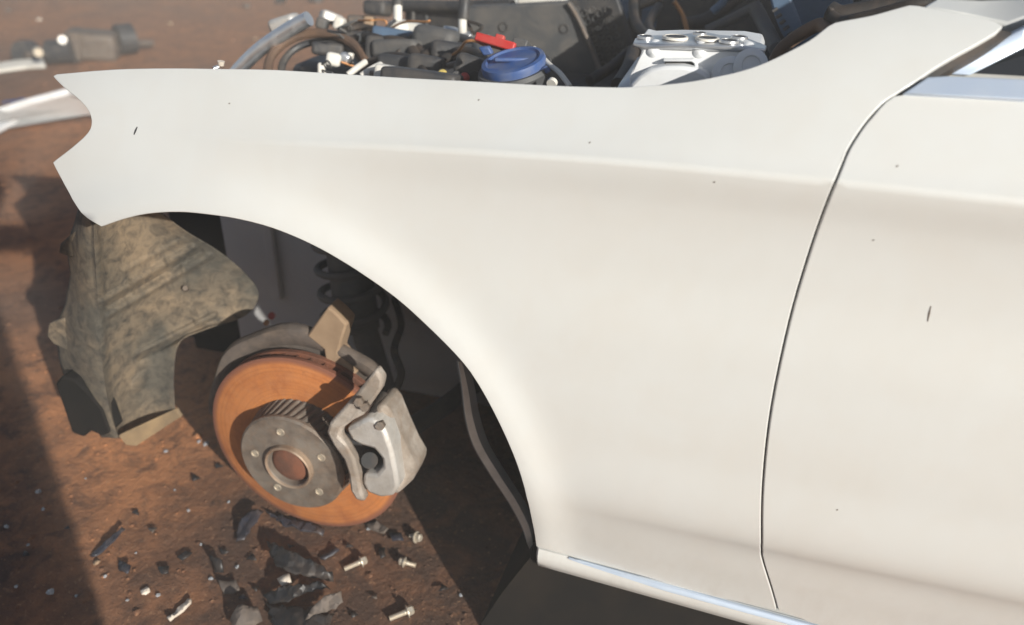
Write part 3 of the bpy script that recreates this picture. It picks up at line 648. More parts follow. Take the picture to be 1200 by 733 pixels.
# suspension in the dark behind
SU = empty('suspension'); SU.parent = CAR
pipe('spring_strut', [(420, 385, 0.36), (400, 230, 0.40)], 0.036, 'grey_plastic', SU, 20)
pipe('strut_tube', [(452, 470, 0.30), (425, 380, 0.36)], 0.022, 'grey_plastic', SU, 16)
cs = []
for k in range(110):
    a = k/110*2*math.pi*5; c = PY(418, 385, .36).lerp(PY(403, 245, .40), k/109); cs.append(c+Vector((math.cos(a)*0.052, math.sin(a)*0.052, 0)))
MB().tube(cs, 0.0065, 8).make('coil_spring', 'grey_plastic', SU, smooth=True)
MB().tube([Vector((0.02, 0.17, HZ-.08)), Vector((0.12, 0.36, HZ-.07)), Vector((0.22, 0.6, HZ-.05))], [.02, .016, .022], 12).make('lower_arm', 'black_plastic', SU, smooth=True)
MB().tube([Vector((-0.02, 0.17, HZ-.07)), Vector((-0.15, 0.38, HZ-.06)), Vector((-0.20, 0.6, HZ-.05))], [.018, .015, .02], 12).make('lower_arm', 'black_plastic', SU, smooth=True)
MB().box((0, 0.19, HZ), (0.09, 0.05, 0.16)).make('wheel_carrier', 'cast_iron', SU, bevel=0.012)
pipe('brake_hose', [(455, 470, .15), (470, 440, .2), (462, 410, .28), (470, 380, .36), (462, 350, .42)], 0.006, 'rubber', SU, 10)
pipe('steering_rod', [Vector((-0.08, 0.18, HZ+.03)), Vector((-0.1, 0.6, HZ+.02))], 0.010, 'black_plastic', SU, 12)
pipe('marker_lens', [(318, 371, .36), (318.5, 370, .345)], 0.006, 'red_plastic', SU, 10)
pipe('cable_clip', [(312, 379, .36), (312.5, 378, .35)], 0.005, 'copper', SU, 8)

# ------------------------------------------------------------------ engine bay
BAY = empty('engine_bay'); BAY.parent = CAR
MB().box((-0.02, 0.90, 0.07), (0.9, 0.86, 0.02)).make('undertray', 'black_plastic', BAY, bevel=0.003)
MB().box((0.02, 0.88, 0.36), (0.62, 0.42, 0.42)).make('engine_block', 'black_plastic', BAY, bevel=0.03)
# suspension dome, white
TW = empty('strut_tower'); TW.parent = BAY
yt = 0.175
front = [(744, 52), (756, 55), (790, 54), (830, 55), (870, 56), (893, 60), (897, 72), (893, 86), (880, 125), (737, 125), (737.5, 103), (738, 88), (748, 70), (752, 60)]
plate('tower_face', front, [yt, yt, yt-.002, yt-.003, yt-.002, yt, yt+.003, yt+.002, yt-.01, yt-.01, yt-.006, yt-.005, yt, yt], 0.10, 'tower_paint', TW, 0.006)
tp = [PY(742, 50, yt), PY(756, 53.5, yt-.003), PY(790, 52.5, yt-.005), PY(830, 53.5, yt-.006), PY(872, 54.5, yt-.005), PY(897, 58, yt-.003), PY(899, 54, yt+.03), PY(874, 43.5, yt+.055), PY(844, 41, yt+.06), PY(830, 38, yt+.07), PY(817, 37.5, yt+.07), PY(800, 40, yt+.06), PY(753, 42, yt+.05), PY(744, 45, yt+.035)]
MB().prism(tp, (0, 0, -0.004)).make('tower_top', 'bright_alu', TW, bevel=0.0012)
for u, v, r in ((791, 46, .011), (828.5, 47.5, .010), (820, 41.5, .006), (866, 46, .007), (756, 45.5, .007), (854, 50.5, .008)):
    t = (v-38)/16; c = PY(u, v, yt+.055-.055*t)
    MB().lathe([(r*1.25, 0), (r*1.2, .0022), (r, .0025), (r*0.97, .0005), (0, 0.0006)], c+Vector((0, 0, .0006)), (0, 0, 1), 24).make('tower_hole', 'bright_alu' if r < .0095 else 'white_plastic', TW, smooth=True, angle=40)
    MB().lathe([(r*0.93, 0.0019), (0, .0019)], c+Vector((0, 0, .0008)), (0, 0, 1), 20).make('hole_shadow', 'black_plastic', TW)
for u, v in ((765.6, 57), (820, 58), (875, 60)):
    c = PY(u, v+3, yt+.004); MB().lathe([(.0085, .012), (.0078, -.003), (.005, -.006), (0, -.0072)], c, (0, 1, .12), 24).make('tower_boss', 'tower_paint', TW, smooth=True, angle=50)
plate('tower_slot', [(779, 72.5), (812, 72.5), (815, 78), (778, 78)], yt-.0075, 0.006, 'black_plastic', TW, 0.001)
plate('slot_lip', [(777, 70), (812, 70), (817, 74), (818, 79), (814.5, 79), (813, 74.5), (810, 72.7), (777, 72.7)], yt-.012, 0.01, 'tower_paint', TW, 0.001)
plate('tower_gusset', [(738, 108), (738, 100), (750, 89), (764, 81), (780, 78), (800, 78), (818, 81), (828, 87), (834, 95), (834, 112)], yt-.022, 0.03, 'tower_paint', TW, 0.004)
for u, v, r in ((855, 86, .0165), (880, 77, .0165)):
    MB().lathe([(r, .03), (r, 0), (r-.003, -.003), (r*0.55, -.0035), (r*0.5, -.0015), (0, -.001)], PY(u, v, yt-.022), (-.1, 1, -.45), 28).make('tower_cap', 'tower_paint', TW, smooth=True, angle=40)
MB().box((0.50, 0.40, 0.54), (0.24, 0.20, 0.26)).make('tower_box', 'tower_paint', TW, bevel=0.02)

# washer reservoir with blue cap
RS = empty('washer_reservoir'); RS.parent = BAY
c = PY(601, 71, 0.29); nrm = Vector((-.16, -.22, .95)).normalized()
MB().lathe([(.040, -.010), (.0405, -.003), (.039, .001), (.034, .002), (.032, -.0005), (.012, -.001), (0, .0)], c, nrm, 40).make('filler_cap', 'blue_plastic', RS, smooth=True, angle=40)
cr = Matrix.Rotation(0.35, 3, 'Z')
MB().box(c+Vector((0, 0, .001)), (.046, .008, .005), cr).make('cap_grip', 'blue_plastic', RS, bevel=.002)
MB().lathe([(.034, -.07), (.043, -.024), (.047, -.013), (.045, -.008), (.036, -.009)], c, nrm, 40).make('filler_neck', 'grey_plastic', RS, smooth=True, angle=40)
plate('cap_tether', [(560, 56), (572, 55), (577, 64), (566, 66)], .285, .01, 'blue_plastic', RS, .002)
plate('cap_tether', [(630, 84), (638, 78), (645, 83), (641, 88)], .275, .01, 'blue_plastic', RS, .002)
R2 = Matrix.Rotation(-0.12, 3, 'Z') @ Matrix.Rotation(0.16, 3, 'Y') @ Matrix.Rotation(-.45, 3, 'X')
MB().box(PY(582, 51, .335), (.055, .020, .011), R2).make('fuse_clip', 'red_plastic', RS, bevel=.002)
MB().box(PY(611, 53, .34), (.020, .020, .012), R2).make('clip_end', 'grey_plastic', RS, bevel=.002)
MB().box(PY(586, 45, .34), (.012, .008, .008), R2).make('clip_tab', 'red_plastic', RS, bevel=.0015)
pipe('white_hose', [(626, 57, .33), (634, 66, .31), (644, 76, .29), (656, 86, .27), (668, 102, .25)], 0.0032, 'white_plastic', RS, 10)
pipe('hose_plug', [(646, 99, .24), (648, 96, .245)], 0.006, 'white_plastic', RS, 12)
MB().box(PY(590, 105, .31)+Vector((0, 0, -.06)), (.15, .12, .12)).make('tank', 'black_plastic', RS, bevel=.015)

# front bay: rail, silver pipe, rubber hoop
EN = empty('engine_dressing'); EN.parent = BAY
pipe('silver_pipe', [(270, 96, .50), (282, 80, .50), (306, 57, .50), (340, 34, .50), (362, 22, .50)], .0115, 'bright_alu', EN, 16)
MB().box(PY(334, 28, .53), (.05, .03, .024), Matrix.Rotation(-.3, 3, 'Y')).make('pipe_clamp', 'alu', EN, bevel=.007)
ring = []
for k in range(48):
    a = 2*math.pi*k/48; ring.append(PY(372+58*math.cos(a), 82-43*math.sin(a), .46+.07*math.sin(a)))
ring.append(ring[0]); MB().tube(ring, .0075, 10, False).make('rubber_hoop', 'brown_rubber', EN, smooth=True, weld=True)
ring2 = [p*1.0 for p in ring]
c0 = PY(372, 82, .46)
MB().tube([c0+(p-c0)*0.84+Vector((.002, .012, -.006)) for p in ring], .006, 8, False).make('rubber_hoop', 'black_plastic', EN, smooth=True, weld=True)
lump = [ # name, px centre, y, size, rot z, rot y, material
 ('valve_block', (391, 70), .44, (.022, .02, .020), .3, .2, 'white_plastic'), ('connector', (405, 68), .45, (.016, .02, .014), .1, .5, 'bright_alu'), ('connector', (411, 66), .46, (.008, .01, .010), .1, .2, 'white_plastic'),
 ('valve_block', (377, 82), .40, (.012, .02, .020), .5, .1, 'white_plastic'), ('cover', (462, 87), .33, (.05, .03, .02), .1, .12, 'white_plastic'),
 ('hose_elbow', (385, 58), .52, (.05, .05, .02), .4, .1, 'black_plastic'), ('relay_box', (470, 58), .50, (.075, .06, .028), -.05, -.08, 'grey_plastic'), ('relay_box', (468, 42), .58, (.08, .05, .02), .1, .1, 'blue_panel'),
 ('control_unit', (512, 50), .52, (.07, .05, .045), -.1, .1, 'grey_plastic'), ('control_unit', (533, 62), .48, (.07, .05, .03), .3, .12, 'black_plastic'), ('control_unit', (470, 74), .42, (.06, .04, .02), .1, .06, 'black_plastic'),
 ('bracket', (424, 26), .70, (.05, .03, .022), .2, .02, 'cast_iron'), ('bracket', (433, 30), .66, (.02, .02, .03), .2, .02, 'tan_dust'), ('bracket', (388, 22), .70, (.04, .03, .02), .7, .4, 'alu'), ('bracket', (398, 28), .66, (.018, .03, .022), .2, .3, 'white_plastic'), ('bracket', (378, 28), .66, (.02, .03, .02), .2, .3, 'grey_plastic'),
 ('coil_pack', (555, 80), .36, (.05, .04, .03), .2, .3, 'black_plastic'), ('coil_pack', (500, 78), .40, (.05, .04, .03), .1, .1, 'black_plastic'), ('coil_pack', (440, 62), .5, (.03, .04, .05), .3, .1, 'black_plastic'),
 ('intake_cover', (500, 36), .62, (.09, .05, .016), -.1, .12, 'white_plastic'), ('intake_cover', (540, 40), .60, (.05, .04, .012), -.1, .2, 'bright_alu'), ('intake_cover', (443, 10), .95, (.05, .05, .03), 0, 0, 'black_plastic'),
 ('fuse_box', (497, 92), .30, (.10, .06, .02), .05, .05, 'black_plastic'), ('fuse_box', (420, 48), .6, (.05, .05, .03), .4, 0, 'black_plastic')]
for nm, px, y, sz, rz, ry, mt in lump:
    MB().box(PY(*px, y), sz, Matrix.Rotation(rz, 3, 'Z') @ Matrix.Rotation(ry, 3, 'Y') @ Matrix.Rotation(-.2, 3, 'X')).make(nm, mt, EN, bevel=min(sz)*0.28, seg=3)
for pts, r, mt in (([(408, 88, .36), (418, 80, .37), (428, 73, .39)], .0045, 'white_plastic'), ([(424, 90, .34), (436, 82, .35), (446, 77, .37)], .0055, 'white_plastic'),
    ([(466, 34, .60), (466, 20, .61), (466, 6, .62)], .0075, 'white_plastic'), ([(466, 8, .62), (465, -10, .63)], .009, 'black_plastic'), ([(542, 38, .56), (542, 30, .56), (542, 22, .565)], .0068, 'white_plastic'), ([(543, 23, .565), (544, 8, .57), (545, -8, .58)], .009, 'black_plastic'),
    ([(440, 50, .52), (462, 48, .50), (490, 58, .48), (505, 75, .44), (512, 95, .36)], .008, 'rubber'), ([(430, 75, .46), (455, 66, .45), (482, 70, .42), (500, 88, .36)], .006, 'rubber'), ([(520, 70, .44), (540, 60, .44), (565, 68, .40), (575, 95, .30)], .007, 'rubber'),
    ([(398, 40, .6), (420, 32, .62), (450, 36, .62), (470, 30, .66)], .006, 'rubber'), ([(484, 60, .47), (492, 80, .42), (484, 96, .36)], .009, 'rubber'), ([(520, 44, .56), (548, 48, .52), (560, 60, .46), (556, 90, .34)], .008, 'grey_plastic'), ([(400, 36, .58), (396, 46, .55), (404, 58, .52)], .004, 'rubber')):
    pipe('hose', pts, r, mt, EN, 12)
for k in range(20):
    u, v = random.uniform(385, 560), random.uniform(36, 92); y = .62-(v-36)/56*.28; pts = []
    for q in range(5): pts.append((u, v, y)); u += random.uniform(-18, 26); v += random.uniform(-14, 12); v = max(24, v); y += random.uniform(-.03, .03)
    pipe('wire', pts, random.choice((.0016, .002, .0028)), random.choice(('rubber', 'rubber', 'black_plastic', 'grey_plastic', 'copper', 'white_plastic')), EN, 6)
for pts in ([(404, 50, .56), (428, 44, .56), (452, 50, .52), (470, 64, .47)], [(548, 58, .50), (530, 52, .53), (508, 60, .48), (494, 70, .44)], [(760, 46, .62), (745, 26, .72), (742, 2, .80)], [(690, 95, .5), (715, 80, .55), (738, 60, .62)]):
    W = [Vector(p) for p in crspline([PY(*p) for p in pts], 16)]
    MB().tube(W, [.0085 if k % 2 else .0068 for k in range(len(W))], 12).make('ribbed_hose', 'rubber', EN, smooth=True, angle=80)
for k in range(12):
    u, v = random.uniform(430, 560), random.uniform(42, 90); y = .6-(v-36)/56*.28
    MB().box(PY(u, v, y), (random.uniform(.010, .02), .012, random.uniform(.006, .012)), Matrix.Rotation(random.uniform(-.6, .6), 3, 'Z') @ Matrix.Rotation(random.uniform(-.4, .4), 3, 'Y')).make('plug', random.choice(('black_plastic', 'grey_plastic', 'white_plastic', 'cast_iron')), EN, bevel=.0015)
MB().lathe([(.016, -.01), (.019, 0), (.017, .008), (.010, .012), (0, .012)], PY(467, 33, .60), (0, 0, 1), 24).make('hose_collar', 'white_plastic', EN, smooth=True, angle=40)
for u, v, mt in ((519, 88, 'yellow_plastic'), (535, 90, 'grey_plastic'), (545, 92, 'red_plastic')):
    MB().lathe([(.0065, .0), (.0065, .004), (.004, .007), (0, .0075)], PY(u, v, .32), (0, -.8, .5), 16).make('terminal_cap', mt, EN, smooth=True, angle=40)
pipe('sensor', [(259, 77, .20), (259, 72, .20)], [.0035, .0045], 'bone_white', EN, 10); pipe('sensor_base', [(250, 81, .19), (256, 79, .195)], .003, 'bright_alu', EN, 8)

# black fan shroud leaning behind, mesh and far side of the bay
plate('fan_shroud', [(548, 8), (605, 6), (640, 4), (664, 3), (674, 14), (690, 50), (703, 84), (712, 130), (540, 130), (538, 60)], .78, .03, 'grey_plastic', BAY, .004)
for u, v, r in ((661, 34, .0085), (590, 32, .009)):
    MB().lathe([(r, .004), (r, -.001), (r*.85, -.0015), (r*.8, .002), (0, .002)], PY(u, v, .779), ax, 20).make('shroud_hole', 'black_plastic', BAY, smooth=True, angle=40)
pipe('shroud_edge', [(666, 4, .775), (676, 20, .775), (690, 50, .77), (704, 86, .76)], .004, 'cast_iron', BAY, 8)
pipe('shroud_rail', [(440, 8, .98), (480, 7, .96), (536, 8, .92), (600, 6, .86)], .012, 'black_plastic', BAY, 10)
MB().prism([PY(474, 8, .97), PY(540, 9, .93), PY(540, 50, .93), PY(474, 50, .97)], (0, .03, 0)).make('radiator_frame', 'black_plastic', BAY, bevel=.004)
for u in (484, 500, 516, 530): pipe('frame_rib', [(u, 11, .955), (u, 30, .955)], .004, 'grey_plastic', BAY, 6)
plate('inlet_strip', [(606, 6), (660, 4), (660, -4), (606, -2)], .83, .02, 'white_plastic', BAY, .003)
# honeycomb mesh panel
mb = MB()
for i in range(9):
    for j in range(5):
        u = 676+j*9+i*3.6; v = 12+i*10+(j % 2)*4
        mb.lathe([(.0045, 0), (.0058, -.002), (.0062, .003)], PY(u, v, .82), ax, 6)
mesh_o = mb.make('mesh_grille', 'grey_plastic', BAY)
plate('grille_back', [(664, 0), (722, -6), (745, 60), (760, 130), (690, 130)], .84, .02, 'black_plastic', BAY, .003)
# bulkhead and scuttle beyond the tower
plate('bulkhead', [(700, -30), (1010, -30), (1010, 140), (700, 140)], 1.02, .03, 'black_plastic', BAY, .004)
for pts in ([(714, -12), (737, -12), (736, 20), (732, 38), (724, 45), (718, 38), (715, 20)], [(752, 12), (770, 6), (768, 34), (758, 42), (751, 38)]):
    plate('skylit_panel', pts, .97, .01, 'blue_panel', BAY, .002)  # solid plates; blue stands in for skylight on a white panel
for pts, r, mt in (([(828, 36, .70), (850, 26, .70), (882, 10, .70)], .008, 'grey_plastic'), ([(884, 8, .55), (896, 30, .52), (910, 58, .45)], .010, 'grey_plastic'), ([(790, 2, .8), (800, 18, .8), (805, 36, .78)], .004, 'copper'), ([(835, 14, .8), (846, 4, .8), (850, -4, .8)], .007, 'blue_panel'), ([(750, 6, .9), (775, -2, .9)], .008, 'cast_iron'), ([(770, 50, .6), (760, 30, .7), (772, 8, .8)], .008, 'rubber'), ([(742, 60, .6), (736, 80, .5), (724, 100, .4)], .010, 'rubber'), ([(800, 30, .8), (830, 22, .85), (868, -6, .9)], .012, 'rubber')):
    pipe('bay_hose', pts, r, mt, BAY, 10)
plate('scuttle_side', [(900, -8), (925, -8), (936, 20), (944, 44), (930, 60), (916, 40), (908, 20)], .47, .02, 'blue_panel', BAY, .003)
for k in range(5): pipe('scuttle_slot', [(905+k*4.5, 14+k*7, .465), (911+k*4.5, 10+k*7, .467)], .0022, 'black_plastic', BAY, 6)
plate('scuttle_floor', [(916, -12), (1000, -12), (1000, 40), (930, 60), (925, 20)], .56, .02, 'blue_panel', BAY, .003)
pipe('drain_hose', [(908, 72, .30), (916, 58, .30), (930, 46, .30), (944, 37, .295), (958, 30, .29), (966, 31, .28), (972, 38, .26)], .0075, 'brown_rubber', BAY, 12)
pipe('bonnet_seal', [(972, 13, .26), (985, 18, .255), (1010, 14, .255), (1040, 9, .255), (1075, 2, .255), (1110, -5, .255)], [.010]*41, 'rubber', BAY, 14)
pipe('bonnet_seal', [(974, 18, .245), (986, 25, .235), (1000, 23, .225), (1030, 16, .215), (1066, 6.5, .205), (1090, 3, .205)], .0055, 'rubber', BAY, 10)
plate('seal_clip', [(970, 8), (978, 10), (981, 24), (973, 27)], .245, .01, 'rubber', BAY, .002)

# ------------------------------------------------------------------ body shell that closes the car behind the front end
SH = empty('body_shell'); SH.parent = CAR
MB().box((1.6, 0.9, 0.115), (2.5, 1.56, 0.05)).make('floor_pan', 'black_plastic', SH, bevel=.01)
MB().box((0.80, 0.9, 0.40), (0.05, 1.54, 0.62)).make('firewall', 'black_plastic', SH, bevel=.005)
MB().box((0.40, 1.02, 0.14), (0.30, 1.1, 0.10)).make('subframe', 'black_plastic', SH, bevel=.01)
MB().prism([Vector((x, y, z)) for x, y, z in ((0.68, .16, .25), (0.80, .16, .72), (2.6, .14, .74), (2.6, .14, .16), (.70, .14, .16))], (0, .03, 0)).make('inner_side', 'black_plastic', SH, bevel=.004)
# far wing
V = []; F = []
fx = np.linspace(-0.22, 2.4, 24); ft = np.linspace(1.0, 11.0, 18)
for x in fx:
    for t in ft: p = S(x, t); V.append((p.x, 1.81-p.y, p.z))
for i in range(23):
    for j in range(17): F.append((i*18+j, i*18+j+1, (i+1)*18+j+1, (i+1)*18+j))
mesh('far_side', V, F, 'paint', SH, smooth=True)
V = []; F = []
for i, x in enumerate(np.linspace(1.76, 4.0, 16)):
    for j, t in enumerate(np.linspace(0, 9.2, 16)): p = S(min(x, 1.9), t); V.append((x, p.y+0.03+0.10*max(0, (x-3.4)/.6)**2, p.z+.01))
for i in range(15):
    for j in range(15): F.append((i*16+j, i*16+j+1, (i+1)*16+j+1, (i+1)*16+j))
mesh('rear_side', V, F, 'paint', SH, smooth=True)
MB().prism([Vector(p) for p in ((1.45, .30, 1.14), (1.75, .32, 1.24), (2.6, .34, 1.26), (3.3, .34, 1.06), (3.3, 1.47, 1.06), (2.6, 1.47, 1.26), (1.75, 1.49, 1.24), (1.45, 1.51, 1.14))], (0, 0, .03)).make('roof', 'paint', SH, bevel=.01)
MB().prism([Vector(p) for p in ((3.3, .30, 1.08), (3.3, 1.5, 1.08), (4.0, 1.6, .82), (4.0, .2, .82))], (0, 0, .02)).make('rear_screen', 'glass_dark', SH)
MB().prism([Vector(p) for p in ((0.86, .30, .80), (.86, 1.5, .80), (1.5, 1.46, 1.15), (1.5, .34, 1.15))], (0.006, 0, .004)).make('windscreen', 'glass_dark', SH)


# ------------------------------------------------------------------ things lying on the ground
def shard(name, label, cat, px, zs, th, material, group=None, bend=0.0):
    zs = zs if isinstance(zs, (list, tuple)) else [zs]*len(px)
    P = [PZ(u, v, z) for (u, v), z in zip(px, zs)]; n = len(P)
    small = n < 5
    loop = []
    for i in range(n):                                            # ragged broken outline
        a, b = P[i], P[(i+1) % n]; k = max(1, min(7, int((b-a).length/.006)))
        nrm = Vector((-(b-a).y, (b-a).x, 0))
        for q in range(k):
            p = a.lerp(b, q/k)
            if q: p = p+nrm*random.uniform(-.07, .07)+Vector((0, 0, random.uniform(-.001, .001)))
            loop.append(p)
    c = sum(loop, Vector())/len(loop); L2 = [Vector((p.x-c.x, p.y-c.y)) for p in loop]; m = len(L2); ins = []
    if not small:
        for f in (.78, .52, .25): ins += [q*f+Vector((random.uniform(-.001, .001), random.uniform(-.001, .001))) for q in L2[::2]]
    ins.append(Vector((0, 0)))
    vo, eo, fo, *_ = delaunay_2d_cdt(L2+ins, [(i, (i+1) % m) for i in range(m)], [], 1, 1e-7)
    seed = random.uniform(0, 50); R0 = max(q.length for q in L2)
    def zat(q):
        w_ = [1/((q-l).length_squared+1e-7) for l in L2]; z0 = sum(a*b.z for a, b in zip(w_, loop))/sum(w_)
        return z0+bend*(1-(q.length/R0)**2)+.0045*noise.noise(Vector((q.x*110, q.y*40, seed)))*(0 if small else 1)+gh(q.x+c.x, q.y+c.y)
    z = [zat(q) for q in vo]; zb_ = min(z)-th
    V = [Vector((q.x, q.y, h-zb_)) for q, h in zip(vo, z)]; F = [tuple(f) for f in fo]
    o = mesh(name, V, F, material, smooth=True, angle=9); o.location = (c.x, c.y, zb_)
    sd_ = o.modifiers.new('solid', 'SOLIDIFY'); sd_.thickness = th*.7; sd_.offset = 0
    return tag(o, label, cat, group)
shard('plastic_shard', 'long dark plastic shard with a raised ridge under the brake disc', 'shard', [(313, 636), (328, 644), (353, 657), (390, 671), (391, 683), (367, 680), (342, 676), (325, 669), (318, 650)], [.012, .026, .028, .022, .010, .016, .018, .02, .012], .003, 'shard', bend=.008)
shard('plastic_shard', 'brownish grey curved plastic shard below the ridged shard', 'shard', [(308, 699), (333, 689), (373, 685), (388, 692), (356, 700), (339, 710), (316, 708)], [.012, .02, .022, .018, .010, .012, .008], .003, 'shard', bend=.006)
shard('plastic_shard', 'pale grey angular shard with a pointed tip beside the bolts', 'shard', [(358, 729), (366, 716), (381, 704), (400, 694), (402, 707), (394, 717), (379, 722)], [.006, .016, .024, .03, .022, .014, .008], .004, 'shield', bend=.006)
shard('plastic_shard', 'black plastic flap lying under the pale grey shard', 'shard', [(312, 708), (342, 712), (362, 712), (380, 722), (392, 720), (384, 740), (345, 742), (322, 735)], [.004, .008, .006, .008, .006, .004, .004, .004], .003, 'shard')
shard('plastic_shard', 'crumpled grey shard at the edge of the debris heap', 'shard', [(270, 728), (280, 713), (302, 713), (307, 727), (296, 738), (274, 740)], [.01, .022, .02, .012, .008, .008], .004, 'shield', bend=.01)
shard('plastic_shard', 'small upright black shard standing near the crumpled grey shard', 'shard', [(246, 652), (260, 658), (262, 672), (252, 672)], [.018, .02, .006, .004], .003, 'shard')
shard('plastic_clip', 'small broken grey clip with a dark hollow', 'clip', [(256, 681), (277, 678), (280, 692), (262, 694)], [.012, .014, .008, .006], .004, 'shield', bend=-.008)
shard('plastic_shard', 'blue black curved blade of plastic beside the brake disc', 'shard', [(277, 637), (281, 617), (296, 600), (309, 601), (298, 618), (287, 636)], [.004, .010, .016, .014, .010, .004], .003, 'shard_blue', bend=.004)
shard('dark_strip', 'thin dark strip standing in for the contact shadow under the brake disc rim', 'strip', [(312, 601), (345, 610), (380, 620), (378, 627), (335, 618)], .006, .003, 'shard_blue')  # added strip, drawn as the disc's contact shadow
shard('dark_strip', 'short dark sliver between the ridged shard and the bolts', 'strip', [(375, 656), (393, 641), (398, 645), (381, 657)], [.003, .008, .008, .003], .003, 'shard_blue')
shard('dark_strip', 'thin blue black strip lying at the edge of the long shadow', 'strip', [(106, 653), (124, 636), (143, 619), (147, 622), (128, 641), (110, 656)], [.002, .008, .012, .010, .006, .002], .003, 'shard_blue')
shard('plastic_shard', 'small blue black triangle of plastic with a pale edge', 'shard', [(140, 659), (154, 665), (150, 675), (140, 671)], [.004, .01, .008, .003], .003, 'shard_blue')
shard('plastic_shard', 'tiny black flake by the orange soil', 'shard', [(186, 668), (199, 667), (198, 675), (190, 676)], .004, .003, 'shard')
shard('plastic_shard', 'tiny black flake near the upright black shard', 'shard', [(208, 655), (218, 648), (226, 650), (214, 659)], .004, .003, 'shard')
shard('metal_scrap', 'flat grey metal scrap under the caliper', 'scrap', [(428, 614), (442, 611), (455, 619), (450, 625), (434, 621)], [.004, .01, .012, .006, .004], .003, 'shield')
shard('metal_scrap', 'small blue grey scrap next to the bolt by the shadow edge', 'scrap', [(456, 624), (470, 624), (473, 632), (460, 633)], .006, .003, 'shard_blue')
shard('plastic_shard', 'tiny black chip between two bolts', 'shard', [(444, 642), (451, 641), (452, 651), (446, 654)], .005, .003, 'shard')
shard('plastic_chunk', 'small white chunk of plastic among the black shards', 'chunk', [(327, 680), (340, 675), (342, 684), (332, 689)], [.016, .02, .018, .014], .012, 'bone_white', bend=.004)
shard('wood_stick', 'pale wooden stick lying on the dirt', 'stick', [(196, 726), (220, 703), (225, 704), (224, 708), (200, 729)], .006, .005, 'bone_white')
for k, (u, v, m__) in enumerate(((262, 648, 'shard'), (296, 655, 'shard'), (300, 690, 'shard'), (285, 700, 'shard_blue'), (320, 720, 'shard'), (408, 640, 'shard'), (160, 600, 'shard'), (178, 622, 'shield'), (30, 650, 'shard'), (80, 620, 'shard_blue'), (230, 560, 'shard'), (340, 640, 'shard'), (440, 700, 'shield'), (520, 690, 'shard'), (415, 720, 'shard'), (255, 545, 'shard'))):
    a = random.uniform(0, 6); r = random.uniform(4, 8)
    shard('debris_flake', 'tiny scattered dark flake on the dirt', 'flake', [(u+r*math.cos(a+i*2.1)*random.uniform(.6, 1.2), v+r*.6*math.sin(a+i*2.1)) for i in range(4)][:3], [.004, .007, .003], .002, m__, 'small dark flakes scattered on the dirt')
def bolt(h, t, label, r=.0048):
    A, B = PZ(*h, .008), PZ(*t, .006); A.z = gh(A.x, A.y)+.0085; B.z = gh(B.x, B.y)+.005; d = (B-A).normalized()
    base = A.copy(); base.z = gh(A.x, A.y); e = empty('bolt', base); tag(e, label, 'bolt', 'loose bolts on the dirt')
    L = (B-A).length
    def sub(mb, n, m__, **k): 
        o = mb.make(n, m__, e, **k); o.data.transform(Matrix.Translation(-base)); return o
    sub(MB().lathe([(0, -.001), (r*.9, -.001), (r*1.35, .001), (r*1.35, .0065)], A, d, 6), 'head', 'zinc')
    sub(MB().lathe([(r*1.3, .0065), (r*1.85, .007), (r*1.85, .0085), (r*.8, .010)], A, d, 20), 'flange', 'zinc', smooth=True, angle=40)
    prof = [(r*.8, .009)]
    z = .014
    while z < L: prof += [(r*.82, z), (r*.72, z+.0006), (r*.82, z+.0012)]; z += .0014
    sub(MB().lathe(prof+[(r*.6, L), (0, L)], A, d, 14), 'shank', 'zinc', smooth=True, angle=60)
bolt((429, 655), (404, 665), 'zinc bolt with flanged head lying beside the long dark shard')
bolt((468, 657), (487, 662), 'short zinc bolt with rust tinted shank by the car shadow', .0042)
bolt((484, 715), (457, 725), 'long zinc bolt with flanged head furthest under the arch edge shadow')
bolt((493, 630), (482, 627), 'stubby zinc bolt with its head up near the caliper', .0048)
def chip(u, v, s_, material, name, label, cat, grp):
    p = G(u, v); bm = bmesh.new(); bmesh.ops.create_icosphere(bm, subdivisions=1, radius=s_)
    for q in bm.verts: q.co = Vector((q.co.x*random.uniform(.7, 1.3), q.co.y*random.uniform(.7, 1.3), q.co.z*random.uniform(.5, .9)))
    me = bpy.data.meshes.new(name); bm.to_mesh(me); bm.free(); me.materials.append(MATS[material]); o = bpy.data.objects.new(name, me); link(o)
    o.location = p+Vector((0, 0, s_*.35)); o.rotation_euler = (random.random()*.5, random.random()*.5, random.random()*6); tag(o, label, cat, grp); return o
for u, v, s_ in ((45, 577, .0050), (8.6, 620, .0045), (60, 696, .0060), (51, 598, .003), (241.6, 521, .0055), (233, 518, .004), (194, 529, .0038), (221, 599, .003), (186, 701, .0035), (124, 678, .003), (150, 706, .003), (248, 680, .0035), (278, 666, .004), (300, 612, .004), (432, 620, .0035), (100, 560, .002), (160, 650, .002), (236, 640, .0025), (330, 700, .003), (540, 700, .003), (20, 690, .003), (33, 640, .0028), (90, 700, .0025), (268, 590, .003), (205, 575, .002)):
    chip(u, v, s_, 'glass_chip', 'glass_chip', 'small cube of broken safety glass on the dirt', 'glass chip', 'broken safety glass chips')
chip(172, 697, .0065, 'bone_white', 'pebble', 'round white pebble near the pale stick', 'pebble', None)
chip(114, 662, .005, 'tan_dust', 'pebble', 'yellowish pebble at the end of the thin strip', 'pebble', None)
